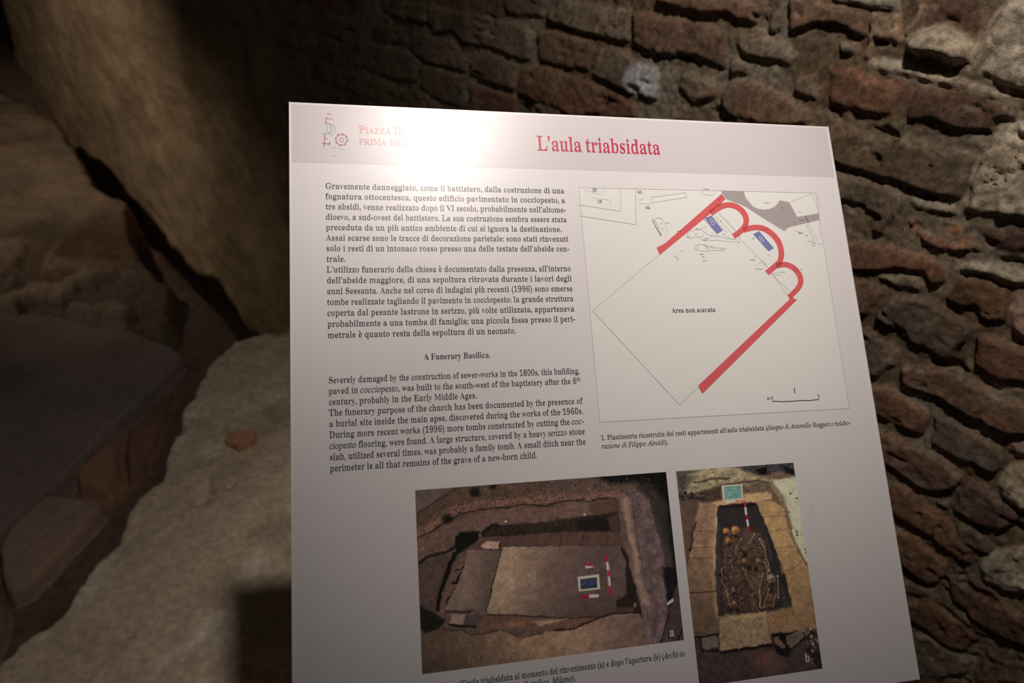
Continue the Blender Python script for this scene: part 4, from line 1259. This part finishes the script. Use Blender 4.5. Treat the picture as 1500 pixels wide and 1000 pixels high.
    for n in range(14):
        y = 420 + n * 17; k.line([(430 + n, y), (560 + n * 3, y + rs.uniform(-4, 4)), (760 + n * 7, y + rs.uniform(-6, 4))], B1, 1.2, (56, 51, 47), 1, alpha=.6)
    k.poly(j((B1, [(410, 600), (440, 560), (450, 1000), (400, 1000)]), (B2, [(395, 100), (380, 420), (345, 200)])), None, (58, 50, 50), 2)
    k.poly(j((B1, [(800, 560), (850, 700), (930, 1000)]), (B2, [(985, 330), (930, 340), (880, 60)]), (B1, [(870, 860)])), None, (56, 50, 54), 2, grain=.3)
    k.line(j((B1, [(440, 415), (560, 425), (650, 415), (745, 405)])), None, 2.5, (22, 20, 22), 1.2)
    soil = j((B1, [(470, 640), (620, 600), (800, 630), (860, 860), (880, 1000)]), (B2, [(870, 150), (900, 260), (840, 350), (450, 410), (400, 200), (410, 0)]), (B1, [(450, 900)]))
    k.poly(soil, None, (66, 51, 44), 3, grain=.25, gf=.3)
    k.poly([(620, 650), (720, 640), (720, 760), (640, 790)], B1, (80, 63, 56), 3, alpha=.8); k.poly(j((B2, [(640, 60), (740, 60), (730, 200), (650, 190)])), None, (84, 66, 54), 2, alpha=.9)
    # bones
    cols = [(124, 98, 72), (104, 78, 56), (130, 108, 84), (88, 66, 50), (110, 88, 68), (30, 24, 22), (26, 21, 20), (38, 30, 26), (34, 27, 24)]
    for n in range(900):
        v = rs.rand(); y = 640 + v * 720
        if 720 < y < 860 and rs.rand() < .2: continue
        xl = 470 - 10 * v; xr = 800 + 130 * v; x = rs.uniform(xl, xr)
        if y < 760 and 600 < x < 730: continue
        if y > 1000 and 640 < x < 760 and rs.rand() < .85: continue
        a = rs.uniform(0, 3.14); L = rs.uniform(6, 30)
        k.line([(x, y), (x + L * math.cos(a), y + L * math.sin(a))], B1, rs.uniform(.4, 1.3), cols[rs.randint(len(cols))], .7, alpha=.75)
    LB = [(B1, [(620, 700), (580, 770), (575, 830)], (150, 118, 86)), (B1, [(560, 720), (590, 790), (605, 860)], (134, 100, 70)), (B1, [(780, 700), (825, 790), (850, 920), (862, 970)], (165, 145, 115)), (B1, [(490, 790), (478, 900), (485, 980)], (120, 80, 56)),
          (B1, [(820, 900), (850, 980)], (150, 130, 104)), (B1, [(735, 660), (690, 730)], (140, 120, 100)), (B2, [(395, 20), (400, 130), (440, 200), (450, 260)], (138, 116, 84)), (B2, [(580, 20), (630, 100), (660, 180)], (140, 104, 76)), (B2, [(745, 60), (725, 180), (730, 350)], (136, 110, 84)),
          (B2, [(800, 190), (770, 290), (755, 350)], (146, 120, 92)), (B2, [(878, 80), (882, 190), (885, 265)], (166, 148, 112)), (B2, [(640, 240), (665, 370)], (116, 92, 70)), (B2, [(655, 240), (695, 370)], (124, 98, 74)), (B2, [(860, 240), (835, 330)], (134, 112, 84)),
          (B2, [(405, 220), (430, 400)], (112, 74, 56)), (B2, [(430, 210), (470, 330)], (136, 112, 82)), (B2, [(380, 220), (405, 420)], (70, 48, 42)), (B2, [(600, 20), (640, 140)], (110, 80, 60)), (B2, [(720, 205), (725, 340)], (150, 124, 92))]
    for z, p, c_ in LB: k.line(p, z, 1.2, np.array(c_) * .9, .9, alpha=.85); k.dot(p[0], z, 1.3, np.array(c_) * .9); k.dot(p[-1], z, 1.2, np.array(c_) * .85)
    for z, x, y, r, c_ in [(B1, 492, 632, 5.4, (166, 112, 68)), (B1, 570, 622, 6.8, (172, 116, 70)), (B1, 508, 715, 5.2, (150, 100, 62)), (B2, 820, 100, 7.5, (134, 114, 90)), (B2, 505, 312, 3.6, (136, 114, 78)), (B1, 650, 890, 4.0, (140, 100, 66)), (B1, 770, 890, 4.5, (136, 98, 66))]:
        k.dot((x, y), z, r * .86, np.array(c_) * .80, 1.8); k.dot((x - 8, y - 8), z, r * .45, np.array(c_) * 1.08, 2.0, .7); k.dot((x + 10, y + 14), z, r * .4, np.array(c_) * .5, 1.6, .7)
    for z, x, y, r in [(B1, 490, 668, 3), (B1, 575, 675, 4), (B1, 520, 750, 3), (B1, 655, 835, 4.5), (B1, 690, 950, 5), (B1, 745, 960, 4), (B2, 830, 150, 4), (B2, 806, 108, 1.3), (B2, 838, 100, 1.3), (B2, 470, 375, 5), (B2, 530, 370, 4), (B2, 500, 230, 4), (B2, 520, 170, 3)]:
        k.dot((x, y), z, r * .72, (28, 23, 22), 1.5, .8)
    # right side
    kk = j((B1, [(752, 382), (880, 365), (1000, 440), (1045, 640), (1125, 820), (1190, 900), (1215, 1000)]), (B2, [(1140, 0), (1205, 520), (1070, 565), (1003, 335), (930, 20)]), (B1, [(915, 780), (812, 520)]))
    rx = np.interp(Y, [735, 800, 850, 930], [140, 140, 124, 112])
    k.mix(sstep(1, -1, sdf_poly(k.wx, k.wy, kk)), np.stack([rx, rx * .80, rx * .555], -1) * (1 + .10 * fbm(X, Y, .18, 3, 421)[..., None]))
    for s_ in [[(812, 520), (940, 495)], [(870, 632), (1022, 612)], [(915, 778), (1085, 762)], [(975, 985), (1080, 950), (1140, 890)]]: k.line(s_, B1, .8, (76, 58, 40), .9, alpha=.7)
    k.line(j((B1, [(1000, 440), (1045, 640), (1130, 830), (1190, 920)])), None, 3, (84, 68, 50), 2, alpha=.8)
    # foot slabs
    k.poly([(372, 440), (770, 385), (822, 660), (382, 726)], B2, (116, 98, 74), .9, grain=.2, gf=.2); k.poly([(778, 396), (1002, 348), (1075, 560), (960, 580), (880, 572), (822, 560)], B2, (118, 90, 64), .9, grain=.12)
    k.line([(772, 385), (800, 480), (822, 570)], B2, 2, (140, 86, 66), 1.2, alpha=.8); k.poly([(430, 420), (770, 384), (775, 420), (500, 460)], B2, (146, 126, 88), 3, alpha=.6)
    for n in range(30): x = rs.uniform(520, 700); y = rs.uniform(470, 560); k.line([(x, y), (x + rs.uniform(-15, 20), y + rs.uniform(-15, 15))], B2, .4, (150, 132, 98), .7, alpha=.6)
    # ground in front
    gr = j((B2, [(160, 605), (372, 590), (382, 728), (822, 662), (960, 740), (1100, 600), (1215, 540), (1280, 900), (150, 1040)]))
    k.poly(gr, None, (58, 46, 43), 1.2, grain=.2, gf=.14); k.poly([(680, 740), (830, 720), (950, 850), (850, 930), (680, 860)], B2, (84, 58, 46), 6, alpha=.8)
    k.line([(385, 738), (600, 705), (822, 676)], B2, 4, (22, 18, 17), 1.5); k.line([(160, 612), (250, 600), (360, 580)], B2, 3, (24, 19, 18), 1.2)
    k.poly([(205, 600), (250, 600), (240, 720), (370, 700), (370, 730), (220, 730)], B2, (24, 20, 18), 1.5); k.poly([(222, 612), (352, 590), (366, 690), (312, 690), (292, 716), (226, 702)], B2, (88, 77, 68), 1, grain=.1)
    k.poly([(822, 570), (960, 570), (1110, 560), (1110, 620), (1000, 720), (955, 780), (870, 740), (830, 660)], B2, (24, 19, 18), 1.5); k.poly([(842, 612), (882, 600), (942, 690), (912, 702), (842, 655)], B2, (90, 68, 60), 1); k.poly([(948, 592), (1050, 562), (1098, 565), (1105, 605), (1000, 702), (950, 660)], B2, (88, 75, 61), 1); k.line([(930, 610), (960, 580), (1000, 560), (1050, 550)], B2, 1.6, (28, 22, 20))
    for n in range(90):
        x = rs.uniform(1110, 1250); y = rs.uniform(520, 850)
        if x < 1080 + (y - 520) * .3: continue
        k.dot((x, y), B2, rs.uniform(.8, 2.6), rs.choice([24, 30, 100, 128]) * np.array([1, .95, .82]), 1, .8)
    k.poly([(1180, 760), (1260, 700), (1270, 880), (1190, 860)], B2, (26, 25, 22), 4, alpha=.8)
    # finds board and ranging rod
    k.poly([(452, 240), (630, 227), (642, 360), (464, 378)], B1, (152, 132, 112), .6, True); k.poly([(469, 250), (615, 239), (626, 350), (481, 362)], B1, (82, 120, 113), .6, True)
    for seg in [[(500, 275), (520, 272)], [(540, 268), (570, 264)], [(505, 300), (560, 292), (590, 292)], [(510, 325), (545, 318)]]: k.line(seg, B1, .5, (130, 155, 148), .7, True, .8)
    for a_, b_, w_ in [((652, 386), (657, 430), 0), ((658, 434), (666, 494), 1), ((667, 498), (673, 538), 0), ((674, 540), (682, 592), 1), ((683, 598), (688, 632), 0)]: k.line([a_, b_], B1, 2.8, (190, 176, 164) if w_ else (140, 26, 34), .6, True)
    gm = k.c.mean(-1, keepdims=True); k.c = (gm + (k.c - gm) * .78) * np.interp(Y, [680, 780, 900], [.96, .90, .80])[..., None]
    k.c *= 1 + .16 * fbm(X, Y, .55, 3, 431, .7)[..., None] + .08 * fbm(X, Y, .12, 2, 432)[..., None]
    k.c = 104 * (np.clip(k.c, 1, 255) / 104) ** 1.25
    return np.clip(k.c, 7, 235)


pa = printed_photo('tomb_photograph', 0.1781, 0.5879, 0.6324, 0.8927, 392, 266, paint_a); pa['label'] = 'printed photograph of a closed stone tomb slab'
pb = printed_photo('grave_photograph', 0.6054, 0.8236, 0.6325, 0.9633, 210, 330, paint_b); pb['label'] = 'printed photograph of an open grave with bones'
t = Lettering(); t.line('a', 0.5646, 0.8850, 0.0190); t.make('photo_letter', M_LETTER, 2, pa)
t = Lettering(); t.line('b', 0.7945, 0.9500, 0.0190); t.make('photo_letter', M_LETTER, 2, pb)
# ink specks and scuffs on the laminate
sk = Strokes()
for p in [[(1188.5, 739), (1190.5, 746)], [(1185.5, 748), (1187, 757)], [(1190, 752), (1190.6, 756)]]: sk.px(p, .8)
sk.make('surface_scuffs', ink('scuff', (0.42, 0.38, 0.37)), 2)
